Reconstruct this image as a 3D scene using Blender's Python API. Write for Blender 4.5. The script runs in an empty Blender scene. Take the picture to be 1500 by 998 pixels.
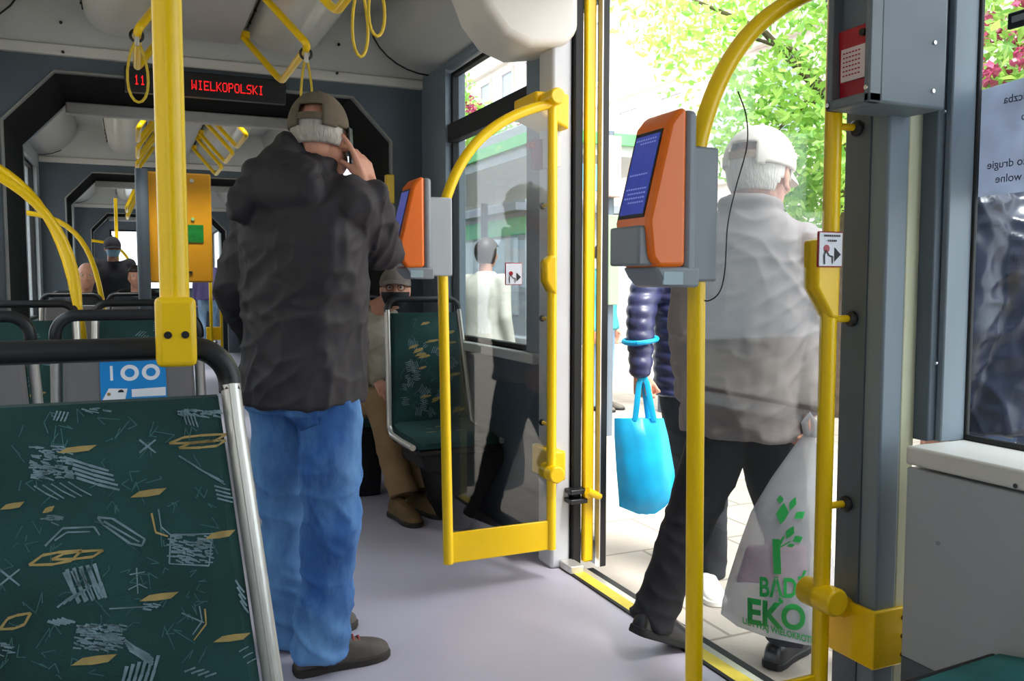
import bpy, bmesh, math, random
import numpy as np
from mathutils import Vector, Matrix, noise
C = bpy.context.scene.collection
SC = bpy.context.scene
random.seed(7)
R = math.radians
V = Vector

# ------------------------------------------------------------------ camera
F_PX, VX, VY, EYE = 1250.0, 195.0, 412.0, 1.2     # focal length in pixels of the 1500 px frame, vanishing point of the tram's axis, eye height
_p = math.atan2(499 - VY, F_PX)
_fw = np.array([0, math.cos(_p), -math.sin(_p)]); _up = np.array([0, math.sin(_p), math.cos(_p)]); _rt = np.array([1.0, 0, 0])
_D = _rt * (VX - 750) + _up * (499 - VY) + _fw * F_PX
_yaw = math.atan2(_D[0], _D[1])
_c, _s = math.cos(_yaw), math.sin(_yaw)
_M = np.array([[_c, -_s, 0], [_s, _c, 0], [0, 0, 1]])
FW, UP, RT = _M @ _fw, _M @ _up, _M @ _rt
def _ray(x, y): return RT * (x - 750) + UP * (499 - y) + FW * F_PX
def PY(x, y, Y):                                  # measured point of the photo at a known distance along the tram
    r = _ray(x, y); t = Y / r[1]; return V((r[0] * t, Y, EYE + r[2] * t))
def PX(x, y, X):
    r = _ray(x, y); t = X / r[0]; return V((X, r[1] * t, EYE + r[2] * t))
def PZ(x, y, Z):
    r = _ray(x, y); t = (Z - EYE) / r[2]; return V((r[0] * t, r[1] * t, Z))
def PP(x, y, p, n):                               # on the plane through p with normal n
    r = V(_ray(x, y)); o = V((0, 0, EYE)); t = (V(p) - o).dot(V(n)) / r.dot(V(n)); return o + r * t

cam = bpy.data.cameras.new('camera'); cam_o = bpy.data.objects.new('camera', cam); C.objects.link(cam_o)
cam.sensor_width = 36; cam.lens = F_PX / 1500 * 36; cam.clip_start = 0.02; cam.clip_end = 300
cam_o.matrix_world = Matrix((( RT[0], UP[0], -FW[0], 0), (RT[1], UP[1], -FW[1], 0), (RT[2], UP[2], -FW[2], EYE), (0, 0, 0, 1)))
SC.camera = cam_o

# ------------------------------------------------------------------ light
W = bpy.data.worlds.new('overcast_sky'); SC.world = W; W.use_nodes = True
wn = W.node_tree.nodes; wl = W.node_tree.links
bg = wn['Background']
tc = wn.new('ShaderNodeTexCoord'); nz = wn.new('ShaderNodeTexNoise'); rp = wn.new('ShaderNodeValToRGB')
nz.inputs['Scale'].default_value = 2.0; nz.inputs['Detail'].default_value = 4
rp.color_ramp.elements[0].position = 0.3; rp.color_ramp.elements[0].color = (0.86, 0.92, 1.0, 1)
rp.color_ramp.elements[1].position = 0.7; rp.color_ramp.elements[1].color = (1.0, 0.99, 0.97, 1)
wl.new(tc.outputs['Generated'], nz.inputs['Vector']); wl.new(nz.outputs['Fac'], rp.inputs['Fac']); wl.new(rp.outputs['Color'], bg.inputs['Color'])
bg.inputs['Strength'].default_value = 1.0
sun = bpy.data.lights.new('hazy_sun', 'SUN'); sun.energy = 3.2; sun.angle = R(25); sun.color = (1, 0.97, 0.92)
sun_o = bpy.data.objects.new('hazy_sun', sun); C.objects.link(sun_o); sun_o.rotation_euler = (R(24), R(10), R(-20))
SC.view_settings.view_transform = 'Standard'; SC.view_settings.look = 'None'
SC.view_settings.exposure = 2.25; SC.view_settings.gamma = 1; SC.view_settings.use_curve_mapping = False
SC.cycles.max_bounces = 10; SC.cycles.transparent_max_bounces = 24; SC.cycles.diffuse_bounces = 6
SC.cycles.sample_clamp_indirect = 6

# ------------------------------------------------------------------ materials
def S(r, g, b):
    f = lambda u: u / 12.92 if u <= 0.04045 else ((u + 0.055) / 1.055) ** 2.4
    return tuple(f(v / 255) for v in (r, g, b)) + (1,)
MATS = {}
def mat(name, col, rough=0.5, metal=0.0, var=0.12, vscale=6.0, bump=0.0, bscale=80.0, spec=0.5, emit=None, estr=0, trans=0.0, stretch=(1, 1, 1), coat=0.0):
    m = bpy.data.materials.new(name); m.use_nodes = True; MATS[name] = m
    n, l = m.node_tree.nodes, m.node_tree.links
    b = n['Principled BSDF']
    t = n.new('ShaderNodeTexCoord'); mp = n.new('ShaderNodeMapping'); mp.inputs['Scale'].default_value = stretch
    l.new(t.outputs['Object'], mp.inputs['Vector'])
    z = n.new('ShaderNodeTexNoise'); z.inputs['Scale'].default_value = vscale; z.inputs['Detail'].default_value = 5
    l.new(mp.outputs['Vector'], z.inputs['Vector'])
    r_ = n.new('ShaderNodeValToRGB'); e = r_.color_ramp.elements
    e[0].position, e[1].position = 0.3, 0.7
    e[0].color = tuple(max(0, v * (1 - var)) for v in col[:3]) + (1,)
    e[1].color = tuple(min(1, v * (1 + var)) for v in col[:3]) + (1,)
    l.new(z.outputs['Fac'], r_.inputs['Fac']); l.new(r_.outputs['Color'], b.inputs['Base Color'])
    b.inputs['Roughness'].default_value = rough; b.inputs['Metallic'].default_value = metal
    b.inputs['Specular IOR Level'].default_value = spec; b.inputs['Coat Weight'].default_value = coat
    if trans: b.inputs['Transmission Weight'].default_value = trans
    if emit: b.inputs['Emission Color'].default_value = emit; b.inputs['Emission Strength'].default_value = estr
    if bump:
        z2 = n.new('ShaderNodeTexNoise'); z2.inputs['Scale'].default_value = bscale; z2.inputs['Detail'].default_value = 3
        l.new(mp.outputs['Vector'], z2.inputs['Vector'])
        bp = n.new('ShaderNodeBump'); bp.inputs['Strength'].default_value = bump; bp.inputs['Distance'].default_value = 0.01
        l.new(z2.outputs['Fac'], bp.inputs['Height']); l.new(bp.outputs['Normal'], b.inputs['Normal'])
    return m
def glass_mat(name, tint, refl=1.0):
    m = bpy.data.materials.new(name); m.use_nodes = True; MATS[name] = m
    n, l = m.node_tree.nodes, m.node_tree.links
    n.remove(n['Principled BSDF'])
    t = n.new('ShaderNodeBsdfTransparent'); t.inputs['Color'].default_value = tint
    g = n.new('ShaderNodeBsdfGlossy'); g.inputs['Roughness'].default_value = 0.02; g.inputs['Color'].default_value = (1, 1, 1, 1)
    lw = n.new('ShaderNodeLayerWeight'); lw.inputs['Blend'].default_value = 0.5
    pw = n.new('ShaderNodeMath'); pw.operation = 'POWER'; pw.inputs[1].default_value = 4.0; l.new(lw.outputs['Facing'], pw.inputs[0])
    f = n.new('ShaderNodeMath'); f.operation = 'MULTIPLY_ADD'; f.inputs[1].default_value = 0.8; f.inputs[2].default_value = 0.045; l.new(pw.outputs[0], f.inputs[0])
    mu = n.new('ShaderNodeMath'); mu.operation = 'MULTIPLY'; mu.inputs[1].default_value = refl
    x = n.new('ShaderNodeMixShader')
    l.new(f.outputs[0], mu.inputs[0]); l.new(mu.outputs[0], x.inputs['Fac']); l.new(t.outputs[0], x.inputs[1]); l.new(g.outputs[0], x.inputs[2])
    l.new(x.outputs[0], n['Material Output'].inputs['Surface'])
    return m
def film_mat(name, col, alpha, rough=0.4, trl=0.5):          # thin plastic film / leaf: part see-through, part translucent
    m = bpy.data.materials.new(name); m.use_nodes = True; MATS[name] = m
    n, l = m.node_tree.nodes, m.node_tree.links
    n.remove(n['Principled BSDF'])
    d = n.new('ShaderNodeBsdfDiffuse'); tr = n.new('ShaderNodeBsdfTranslucent'); tp = n.new('ShaderNodeBsdfTransparent'); gl = n.new('ShaderNodeBsdfGlossy')
    gl.inputs['Roughness'].default_value = rough
    z = n.new('ShaderNodeTexNoise'); z.inputs['Scale'].default_value = 9
    t = n.new('ShaderNodeTexCoord'); l.new(t.outputs['Object'], z.inputs['Vector'])
    r_ = n.new('ShaderNodeValToRGB'); e = r_.color_ramp.elements
    e[0].position, e[1].position = 0.3, 0.7
    e[0].color = tuple(v * 0.82 for v in col[:3]) + (1,); e[1].color = tuple(min(1, v * 1.12) for v in col[:3]) + (1,)
    l.new(z.outputs['Fac'], r_.inputs['Fac']); l.new(r_.outputs['Color'], d.inputs['Color']); l.new(r_.outputs['Color'], tr.inputs['Color'])
    a = n.new('ShaderNodeMixShader'); a.inputs['Fac'].default_value = trl; l.new(d.outputs[0], a.inputs[1]); l.new(tr.outputs[0], a.inputs[2])
    g2 = n.new('ShaderNodeMixShader'); g2.inputs['Fac'].default_value = 0.06; l.new(a.outputs[0], g2.inputs[1]); l.new(gl.outputs[0], g2.inputs[2])
    b = n.new('ShaderNodeMixShader'); b.inputs['Fac'].default_value = alpha; l.new(tp.outputs[0], b.inputs[1]); l.new(g2.outputs[0], b.inputs[2])
    l.new(b.outputs[0], n['Material Output'].inputs['Surface'])
    return m
YEL = mat('yellow_paint', S(252, 207, 2), 0.28, var=0.02, vscale=3)
YELP = mat('yellow_plastic', S(248, 202, 4), 0.34, var=0.03)
ALU = mat('brushed_aluminium', S(214, 211, 204), 0.32, metal=0.55, var=0.08, stretch=(30, 30, 1))
CHROME = mat('bright_chrome', S(220, 220, 220), 0.12, metal=1.0, var=0.03)
BLK = mat('black_plastic', S(24, 25, 28), 0.4, var=0.15)
BLKR = mat('black_rubber', S(14, 15, 17), 0.65, var=0.2)
WALLG = mat('blue_grey_panel', S(118, 131, 142), 0.45, var=0.05, vscale=2)
WALLD = mat('dark_blue_grey_panel', S(84, 95, 105), 0.45, var=0.06, vscale=2)
PANEL = mat('pale_grey_laminate', S(168, 174, 178), 0.42, var=0.04, vscale=2)
WHITE = mat('off_white_plastic', S(214, 212, 206), 0.4, var=0.04, vscale=2)
CEIL = mat('ceiling_grey_plastic', S(186, 188, 186), 0.38, var=0.05, vscale=2)
DIFF = mat('lamp_cover_plastic', S(214, 214, 206), 0.22, var=0.04, vscale=2)
CREAM = mat('cream_seal', S(196, 196, 168), 0.5, var=0.05)
GREYP = mat('grey_plastic_shell', S(118, 116, 116), 0.38, var=0.06)
FLOOR = mat('lavender_grey_vinyl', S(188, 183, 197), 0.42, var=0.07, vscale=1.6, bump=0.05, bscale=300)
ORANGE = mat('orange_plastic', S(236, 112, 14), 0.33, var=0.05)
GREYV = mat('validator_grey', S(128, 134, 140), 0.42, var=0.05)
REDP = mat('red_plastic', S(156, 12, 34), 0.35, var=0.08)
SCREEN = mat('screen_blue', S(40, 48, 110), 0.15, var=0.2, vscale=30, emit=S(52, 66, 150), estr=0.16)
GLASS = glass_mat('tinted_window_glass', (0.76, 0.80, 0.82, 1), 0.5)
GLASSC = glass_mat('clear_glass', (0.95, 0.97, 0.965, 1))
GLASSB = glass_mat('barrier_glass', (0.80, 0.82, 0.83, 1), 0.8)
LED = mat('led_red', S(255, 20, 20), 0.5, emit=S(255, 24, 30), estr=0.3)
PAPER = mat('paper_white', S(226, 228, 236), 0.6, var=0.03)
INK = mat('black_ink', S(22, 22, 26), 0.6)
SKIN = mat('skin', S(205, 148, 124), 0.5, var=0.10, vscale=14)
HAIRG = mat('grey_hair', S(170, 164, 156), 0.6, var=0.25, vscale=60, bump=0.5, bscale=160, stretch=(1, 1, 0.25))
HAIRW = mat('white_hair', S(226, 222, 216), 0.6, var=0.12, vscale=60, bump=0.5, bscale=160, stretch=(1, 1, 0.25))
EYEW = mat('eye_white', S(225, 220, 214), 0.25); 

# ------------------------------------------------------------------ mesh builder
class MB:
    def __init__(s): s.bm = bmesh.new()
    def box(s, lo, hi, mi=0):
        lo, hi = V(lo), V(hi)
        v = [s.bm.verts.new((x, y, z)) for x in (lo.x, hi.x) for y in (lo.y, hi.y) for z in (lo.z, hi.z)]
        for f in ((0, 1, 3, 2), (4, 6, 7, 5), (0, 4, 5, 1), (2, 3, 7, 6), (0, 2, 6, 4), (1, 5, 7, 3)):
            s.bm.faces.new([v[i] for i in f]).material_index = mi
        return s
    def hexa(s, p, mi=0):                       # eight corners: bottom ring of four, top ring of four
        v = [s.bm.verts.new(q) for q in p]
        for f in ((3, 2, 1, 0), (4, 5, 6, 7), (0, 1, 5, 4), (1, 2, 6, 5), (2, 3, 7, 6), (3, 0, 4, 7)):
            s.bm.faces.new([v[i] for i in f]).material_index = mi
        return s
    def prism(s, ring, off, mi=0):              # closed planar ring of points extruded by off
        a = [s.bm.verts.new(q) for q in ring]; b = [s.bm.verts.new(V(q) + V(off)) for q in ring]; n = len(a)
        s.bm.faces.new(a[::-1]).material_index = mi; s.bm.faces.new(b).material_index = mi
        for i in range(n): s.bm.faces.new((a[i], a[(i + 1) % n], b[(i + 1) % n], b[i])).material_index = mi
        return s
    def rings(s, rings, caps=True, mi=0, closed=True):
        vs = [[s.bm.verts.new(q) for q in r] for r in rings]; n = len(vs[0])
        for a, b in zip(vs, vs[1:]):
            for i in range(n if closed else n - 1):
                s.bm.faces.new((a[i], a[(i + 1) % n], b[(i + 1) % n], b[i])).material_index = mi
        if caps and closed:
            s.bm.faces.new(vs[0][::-1]).material_index = mi; s.bm.faces.new(vs[-1]).material_index = mi
        return s
    def tube(s, pts, r, n=12, mi=0, flat=None):   # flat: (vector, factor) squeezes the section
        pts = [V(p) for p in pts]; rs = r if isinstance(r, (list, tuple)) else [r] * len(pts)
        t0 = (pts[1] - pts[0]).normalized(); u = t0.orthogonal().normalized(); rings = []
        for i, p in enumerate(pts):
            a = pts[max(i - 1, 0)]; b = pts[min(i + 1, len(pts) - 1)]; t = (b - a).normalized()
            u = (u - t * u.dot(t)).normalized(); w = t.cross(u)
            ring = []
            for k in range(n):
                q = u * math.cos(2 * math.pi * k / n) + w * math.sin(2 * math.pi * k / n)
                if flat: q = q - flat[0] * (q.dot(flat[0]) * (1 - flat[1]))
                ring.append(p + q * rs[i])
            rings.append(ring)
        return s.rings(rings, mi=mi)
    def ball(s, c, r, seg=14, mi=0, frame=None):
        r = V(r) if hasattr(r, '__len__') else V((r, r, r))
        mtx = Matrix.Translation(V(c)) @ ((frame.to_4x4()) if frame else Matrix.Identity(4)) @ Matrix.Diagonal((r.x, r.y, r.z, 1))
        d = bmesh.ops.create_uvsphere(s.bm, u_segments=seg, v_segments=max(6, seg * 2 // 3), radius=1, matrix=mtx)
        if mi:
            for f in {f for v in d['verts'] for f in v.link_faces}: f.material_index = mi
        return s
    def caps(s, pts, rad, n=12):                 # chain of tapered capsules
        pts = [V(p) for p in pts]; rad = rad if isinstance(rad, (list, tuple)) else [rad] * len(pts)
        for (a, b), (ra, rb) in zip(zip(pts, pts[1:]), zip(rad, rad[1:])):
            if (b - a).length > 1e-5: s.tube([a, b], [ra, rb], n)
        for p, r in zip(pts, rad): s.ball(p, r, n)
        return s
    def mesh(s, name):
        bmesh.ops.recalc_face_normals(s.bm, faces=s.bm.faces[:])
        m = bpy.data.meshes.new(name); s.bm.to_mesh(m); s.bm.free(); return m
    def build(s, name, mats, parent=None, smooth=True, bevel=0.0, seg=2, local=False, angle=40):
        m = s.mesh(name); o = bpy.data.objects.new(name, m); C.objects.link(o)
        for q in (mats if isinstance(mats, (list, tuple)) else [mats]): m.materials.append(q)
        if bevel:
            md = o.modifiers.new('bevel', 'BEVEL'); md.width = bevel; md.segments = seg; md.limit_method = 'ANGLE'; md.angle_limit = R(35)
        if smooth:
            m.shade_smooth()
            try: m.set_sharp_from_angle(angle=R(angle))
            except Exception: pass
        attach(o, parent, local)
        return o
def attach(o, parent, local=False):
    if parent is not None:
        o.parent = parent
        if not local: o.matrix_parent_inverse = WM(parent).inverted()
def WM(o):
    m = o.matrix_basis.copy()
    if o.parent: m = WM(o.parent) @ o.matrix_parent_inverse @ m
    return m
def tag(o, label=None, cat=None, group=None, kind=None):
    for k, v in (('label', label), ('category', cat), ('group', group), ('kind', kind)):
        if v: o[k] = v
    return o
def thing(name, label, cat, loc=(0, 0, 0), rz=0.0, group=None):
    o = bpy.data.objects.new(name, None); C.objects.link(o); o.location = loc; o.rotation_euler = (0, 0, rz); o.empty_display_size = 0.05
    return tag(o, label, cat, group)
def copy_tree(o, parent=None):
    c = o.copy(); C.objects.link(c)
    if parent is not None: c.parent = parent
    for ch in list(o.children): copy_tree(ch, c)
    return c
def lab(o, text): o['label'] = text; return o
def struct(mb, name, m, parent=None, **k):
    o = mb.build(name, m, parent, **k)
    if parent is None: o['kind'] = 'structure'
    return o
def arc(c, u, v, r, a0, a1, n=10):
    c, u, v = V(c), V(u), V(v)
    return [c + u * (r * math.cos(a0 + (a1 - a0) * i / n)) + v * (r * math.sin(a0 + (a1 - a0) * i / n)) for i in range(n + 1)]
def bez(a, b, c, d, n=12):
    a, b, c, d = V(a), V(b), V(c), V(d)
    return [a * (1 - t) ** 3 + b * 3 * t * (1 - t) ** 2 + c * 3 * t * t * (1 - t) + d * t ** 3 for t in (i / n for i in range(n + 1))]
def cat_rom(pts, n=6):
    p = [V(q) for q in pts]; p = [p[0] * 2 - p[1]] + p + [p[-1] * 2 - p[-2]]; out = []
    for i in range(1, len(p) - 2):
        for k in range(n):
            t = k / n
            out.append(0.5 * ((p[i] * 2) + (p[i + 1] - p[i - 1]) * t + (p[i - 1] * 2 - p[i] * 5 + p[i + 1] * 4 - p[i + 2]) * t * t + (p[i] * 3 - p[i - 1] - p[i + 1] * 3 + p[i + 2]) * t ** 3))
    out.append(p[-2]); return out
def text_mesh(mb, txt, org, u, v, h, mi=0, bold=0.0, depth=0.0, align='LEFT', spacing=1.0):   # outlines of a line of lettering; u, v span its plane
    cu = bpy.data.curves.new('t', 'FONT'); cu.body = txt; cu.size = 1.0; cu.offset = bold; cu.align_x = align; cu.extrude = depth; cu.space_character = spacing
    o = bpy.data.objects.new('t', cu); C.objects.link(o)
    dg = bpy.context.evaluated_depsgraph_get(); me = bpy.data.meshes.new_from_object(o.evaluated_get(dg))
    bpy.data.objects.remove(o); bpy.data.curves.remove(cu)
    org, u, v = V(org), V(u), V(v); vs = [mb.bm.verts.new(org + u * (q.co.x * h) + v * (q.co.y * h) + u.cross(v) * (q.co.z * h)) for q in me.vertices]
    for p in me.polygons:
        try: mb.bm.faces.new([vs[i] for i in p.vertices]).material_index = mi
        except ValueError: pass
    bpy.data.meshes.remove(me)
# ------------------------------------------------------------------ the tram's shell
WX, LX, AX = 1.62, -0.80, 0.42        # inner faces of the side walls, axis of the car
ZG = -0.12                            # platform level outside
CZ = 2.70
struct(MB().box((LX - 0.1, -3.0, -0.05), (WX + 0.02, 21.2, 0)), 'floor', FLOOR, smooth=False)
# ceiling of the first car, of the gangways and of the cars behind
def car_ceiling(y0, y1):
    struct(MB().box((LX - 0.1, y0, CZ), (WX + 0.25, y1, CZ + 0.06)), 'ceiling', CEIL, smooth=False)
car_ceiling(-3.0, 5.06); car_ceiling(5.9, 9.5); car_ceiling(10.3, 15.0); car_ceiling(15.8, 21.2)
# platform, road
PAVE = mat('pale_paving', S(146, 138, 128), 0.8, var=0.12, vscale=3, bump=0.15, bscale=60)
def slabs(m):                          # joints between paving slabs
    n, l = m.node_tree.nodes, m.node_tree.links; b = n['Principled BSDF']
    br = n.new('ShaderNodeTexBrick'); br.inputs['Scale'].default_value = 1.0; br.inputs['Mortar Size'].default_value = 0.008
    br.inputs['Brick Width'].default_value = 0.5; br.inputs['Row Height'].default_value = 0.5; br.offset = 0.5
    t = n.new('ShaderNodeTexCoord'); l.new(t.outputs['Object'], br.inputs['Vector'])
    br.inputs['Color1'].default_value = (1, 1, 1, 1); br.inputs['Color2'].default_value = (0.92, 0.92, 0.92, 1); br.inputs['Mortar'].default_value = (0.5, 0.49, 0.47, 1)
    x = n.new('ShaderNodeMix'); x.data_type = 'RGBA'; x.blend_type = 'MULTIPLY'; x.inputs['Factor'].default_value = 1.0
    old = b.inputs['Base Color'].links[0].from_socket
    l.new(old, x.inputs[6]); l.new(br.outputs['Color'], x.inputs[7]); l.new(x.outputs[2], b.inputs['Base Color'])
slabs(PAVE)
ASPH = mat('asphalt', S(120, 118, 116), 0.85, var=0.15, vscale=8)
struct(MB().box((1.80, -14, ZG - 0.3), (10.0, 45, ZG)), 'platform', PAVE, smooth=False)
struct(MB().box((10.0, -14, ZG - 0.3), (40.0, 60, ZG - 0.1)), 'road', ASPH, smooth=False)
struct(MB().box((-40.0, -14, ZG - 0.3), (LX - 0.2, 60, ZG - 0.1)), 'street', PAVE, smooth=False)

# right wall: panels with openings  (each piece its own wall)
def wall_piece(name, y0, y1, z0, z1, x0=WX, x1=WX + 0.12, m=WALLG): return struct(MB().box((x0, y0, z0), (x1, y1, z1)), name, m, bevel=0.003)
DY0, DY1 = 1.575, 3.12                 # the door opening
ZS = 0.88
FW0, FW1, FZ1 = 3.50, 4.58, 2.36       # window beyond the door
wall_piece('wall_right', 3.25, 5.06, 0, ZS, m=WALLD)
wall_piece('wall_right', 3.25, 5.06, FZ1 + 0.02, CZ)
wall_piece('wall_right', FW1, 5.06, ZS, FZ1 + 0.02)
wall_piece('wall_right', 3.25, FW0, ZS, FZ1 + 0.02)
wall_piece('wall_right', DY0, 3.25, 2.42, CZ)
struct(MB().box((1.56, 3.12, 0.0), (1.65, 3.25, 2.42)), 'trim_1', mat('door_pillar_light', S(206, 208, 212), 0.4, var=0.04), bevel=0.012)
# the wall before the door: pale lower panel, ledge, window reveal
t_ = struct(MB().box((1.61, -3.0, 0.33), (1.80, 1.40, 0.775)), 'wall_right', PANEL, bevel=0.004)
struct(MB().box((1.61, -3.0, 0.0), (1.80, 1.40, 0.33)), 'wall_right', WALLD, bevel=0.004)
struct(MB().box((1.605, -3.0, 0.782), (1.84, 1.40, 0.825)), 'trim_2', WHITE, bevel=0.006)
NW1 = 1.412
struct(MB().box((1.687, NW1, 0.825), (1.797, 1.46, CZ)), 'wall_right', WALLD, bevel=0.004)
struct(MB().box((1.71, NW1 - 0.018, 0.825), (1.797, NW1, CZ)), 'trim_3', WALLG, bevel=0.004)
struct(MB().box((1.70, -3.0, 2.30), (1.84, NW1 - 0.02, CZ)), 'wall_right', WALLG)
for y in (-0.55, -1.95):
    struct(MB().box((1.70, y - 0.12, 0.825), (1.84, y + 0.12, 2.30)), 'wall_right', WALLG)
def pane(name, lo, hi, frame_mb=None, fm=BLKR, g=GLASS):
    w = struct(frame_mb, name, fm, bevel=0.004); p = MB().box(lo, hi).build('pane', g, w, smooth=False); return w
def win_x(name, x, y0, y1, z0, z1, t=0.03, fm=BLKR, extra=None, d=0.04):
    f = MB().box((x, y0, z0), (x + d, y1, z0 + t)).box((x, y0, z1 - t), (x + d, y1, z1)).box((x, y0, z0), (x + d, y0 + t, z1)).box((x, y1 - t, z0), (x + d, y1, z1))
    if extra: f.box(*extra)
    return pane(name, (x + d / 2 - 0.003, y0 + t * 0.5, z0 + t * 0.5), (x + d / 2 + 0.003, y1 - t * 0.5, z1 - t * 0.5), f, fm)
win_x('window_1', 1.655, FW0, FW1, ZS, FZ1, t=0.022, extra=((1.635, FW0, 1.975), (1.695, FW1, 2.075)))
win_x('window_2', 1.785, -0.43, NW1 - 0.010, 0.825, 2.30, t=0.014, d=0.014)
win_x('window_3', 1.775, -1.83, -0.67, 0.825, 2.30, t=0.022); win_x('window_4', 1.775, -3.0, -2.07, 0.825, 2.30, t=0.022)
struct(MB().box((1.585, FW0 - 0.14, ZS - 0.045), (1.66, FW1 + 0.02, ZS)), 'trim_4', WHITE, bevel=0.006)
# left wall with its row of windows, cars 1-4
def left_car(y0, y1, wins, n):
    struct(MB().box((LX - 0.1, y0, 0), (LX, y1, 0.85)), 'wall_left', WALLD); struct(MB().box((LX - 0.1, y0, 2.28), (LX, y1, CZ)), 'wall_left', PANEL)
    prev = y0
    for a, b in wins:
        struct(MB().box((LX - 0.1, prev, 0.85), (LX, a, 2.28)), 'wall_left', PANEL); prev = b
        win_x('window_%d' % n, LX - 0.07, a, b, 0.85, 2.28, t=0.03); n += 1
    struct(MB().box((LX - 0.1, prev, 0.85), (LX, y1, 2.28)), 'wall_left', PANEL); return n
n_ = left_car(-3.0, 5.06, [(-2.8, -1.5), (-1.35, 0.0), (0.15, 1.5), (1.65, 3.0), (3.15, 4.5)], 5)
n_ = left_car(5.9, 9.5, [(6.35, 7.5), (7.65, 9.2)], n_)
n_ = left_car(10.3, 15.0, [(10.7, 12.4), (12.6, 14.6)], n_)
n_ = left_car(15.8, 21.2, [(16.2, 18.2), (18.5, 20.6)], n_)
# right wall of the cars behind the gangway
def right_car(y0, y1, wins, n):
    struct(MB().box((WX, y0, 0), (WX + 0.1, y1, 0.85)), 'wall_right', WALLD); struct(MB().box((WX, y0, 2.28), (WX + 0.1, y1, CZ)), 'wall_right', WALLG)
    prev = y0
    for a, b in wins:
        struct(MB().box((WX, prev, 0.85), (WX + 0.1, a, 2.28)), 'wall_right', PANEL); prev = b
        win_x('window_%d' % n, WX + 0.03, a, b, 0.85, 2.28, t=0.03); n += 1
    struct(MB().box((WX, prev, 0.85), (WX + 0.1, y1, 2.28)), 'wall_right', PANEL); return n
n_ = right_car(5.9, 9.5, [(6.3, 7.6), (7.8, 9.2)], n_)
n_ = right_car(10.3, 15.0, [(10.7, 12.4), (12.6, 14.6)], n_)
n_ = right_car(15.8, 21.2, [(16.2, 18.2), (18.5, 20.6)], n_)
# end of the car behind the viewer and the cab end far ahead
def end_wall(name, y, z0, z1, x0, x1, n):
    m = MB().box((LX, y, 0), (WX + 0.1, y + 0.1, z0)).box((LX, y, z1), (WX + 0.1, y + 0.1, CZ)).box((LX, y, z0), (x0, y + 0.1, z1)).box((x1, y, z0), (WX + 0.1, y + 0.1, z1))
    struct(m, name, WALLD)
    f = MB().box((x0, y + 0.02, z0), (x1, y + 0.08, z0 + 0.04)).box((x0, y + 0.02, z1 - 0.04), (x1, y + 0.08, z1)).box((x0, y + 0.02, z0), (x0 + 0.04, y + 0.08, z1)).box((x1 - 0.04, y + 0.02, z0), (x1, y + 0.08, z1))
    pane('window_%d' % n, (x0 + 0.02, y + 0.045, z0 + 0.02), (x1 - 0.02, y + 0.055, z1 - 0.02), f)
end_wall('wall_front', 21.1, 1.0, 2.35, -0.45, 1.3, n_); struct(MB().box((LX, -3.1, 0), (WX + 0.1, -3.0, CZ)), 'wall_back', WALLD)

# bulkheads and gangways
def opening(y): return [(-0.58, y, 0), (-0.58, y, 2.01), (-0.34, y, 2.27), (1.20, y, 2.27), (1.43, y, 2.03), (1.43, y, 0)]
def bulkhead(name, y, d=0.06, m=WALLD):
    o = [V(q) for q in opening(y)]; mb = MB(); out = [V((LX, y, 0)), V((LX, y, 2.36)), V((-0.34, y, 2.36)), V((1.20, y, 2.36)), V((WX + 0.02, y, 2.36)), V((WX + 0.02, y, 0))]
    out[1] = V((LX, y, 2.36))
    for i in range(5): mb.hexa([o[i], o[i + 1], out[i + 1], out[i], o[i] + V((0, d, 0)), o[i + 1] + V((0, d, 0)), out[i + 1] + V((0, d, 0)), out[i] + V((0, d, 0))])
    return struct(mb, name, m, smooth=False)
def gangway(y0, y1):
    b = 0.03; mb = MB(); n = 14
    prof = []                          # folds of the bellows
    for k in range(n * 2 + 1):
        y = y0 + (y1 - y0) * k / (n * 2); off = 0.045 if k % 2 else 0.0
        prof.append([V((x + (off if x < AX else -off) * (-1), y, z + (off if z > 2.1 else 0))) for x, _, z in opening(y)])
    mb.rings(prof, caps=False, closed=False)
    return struct(mb, 'wall_gangway', mat('bellows_rubber', S(17, 18, 20), 0.7, var=0.2), smooth=False)
SEAM = mat('aluminium_edge', S(150, 150, 146), 0.4, metal=0.5)
for k, (y0, y1) in enumerate(((5.06, 5.90), (9.5, 10.3), (15.0, 15.8))):
    bulkhead('wall_bulkhead', y0 - 0.06); bulkhead('wall_bulkhead', y1)
    gangway(y0, y1)
    struct(MB().tube(opening(y0 - 0.062), 0.009, 8), 'trim_%d' % (5 + 3 * k), SEAM)
    # sloped header panel above the passage, with its pale lower ledge
    yb = y0 - 0.06
    struct(MB().prism([(LX, yb - 0.02, 2.40), (LX, yb - 0.16, CZ), (LX, yb + 0.06, CZ), (LX, yb + 0.06, 2.40)], (WX + 0.02 - LX, 0, 0)), 'wall_header', CEIL, smooth=False)
    struct(MB().box((LX, yb - 0.035, 2.345), (WX, yb + 0.05, 2.40)), 'trim_%d' % (6 + 3 * k), WHITE, bevel=0.008)
    struct(MB().box((-0.34, y1 - 0.1, 2.20), (1.20, y1 - 0.02, 2.27)), 'trim_%d' % (7 + 3 * k), WHITE, bevel=0.01)
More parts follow.
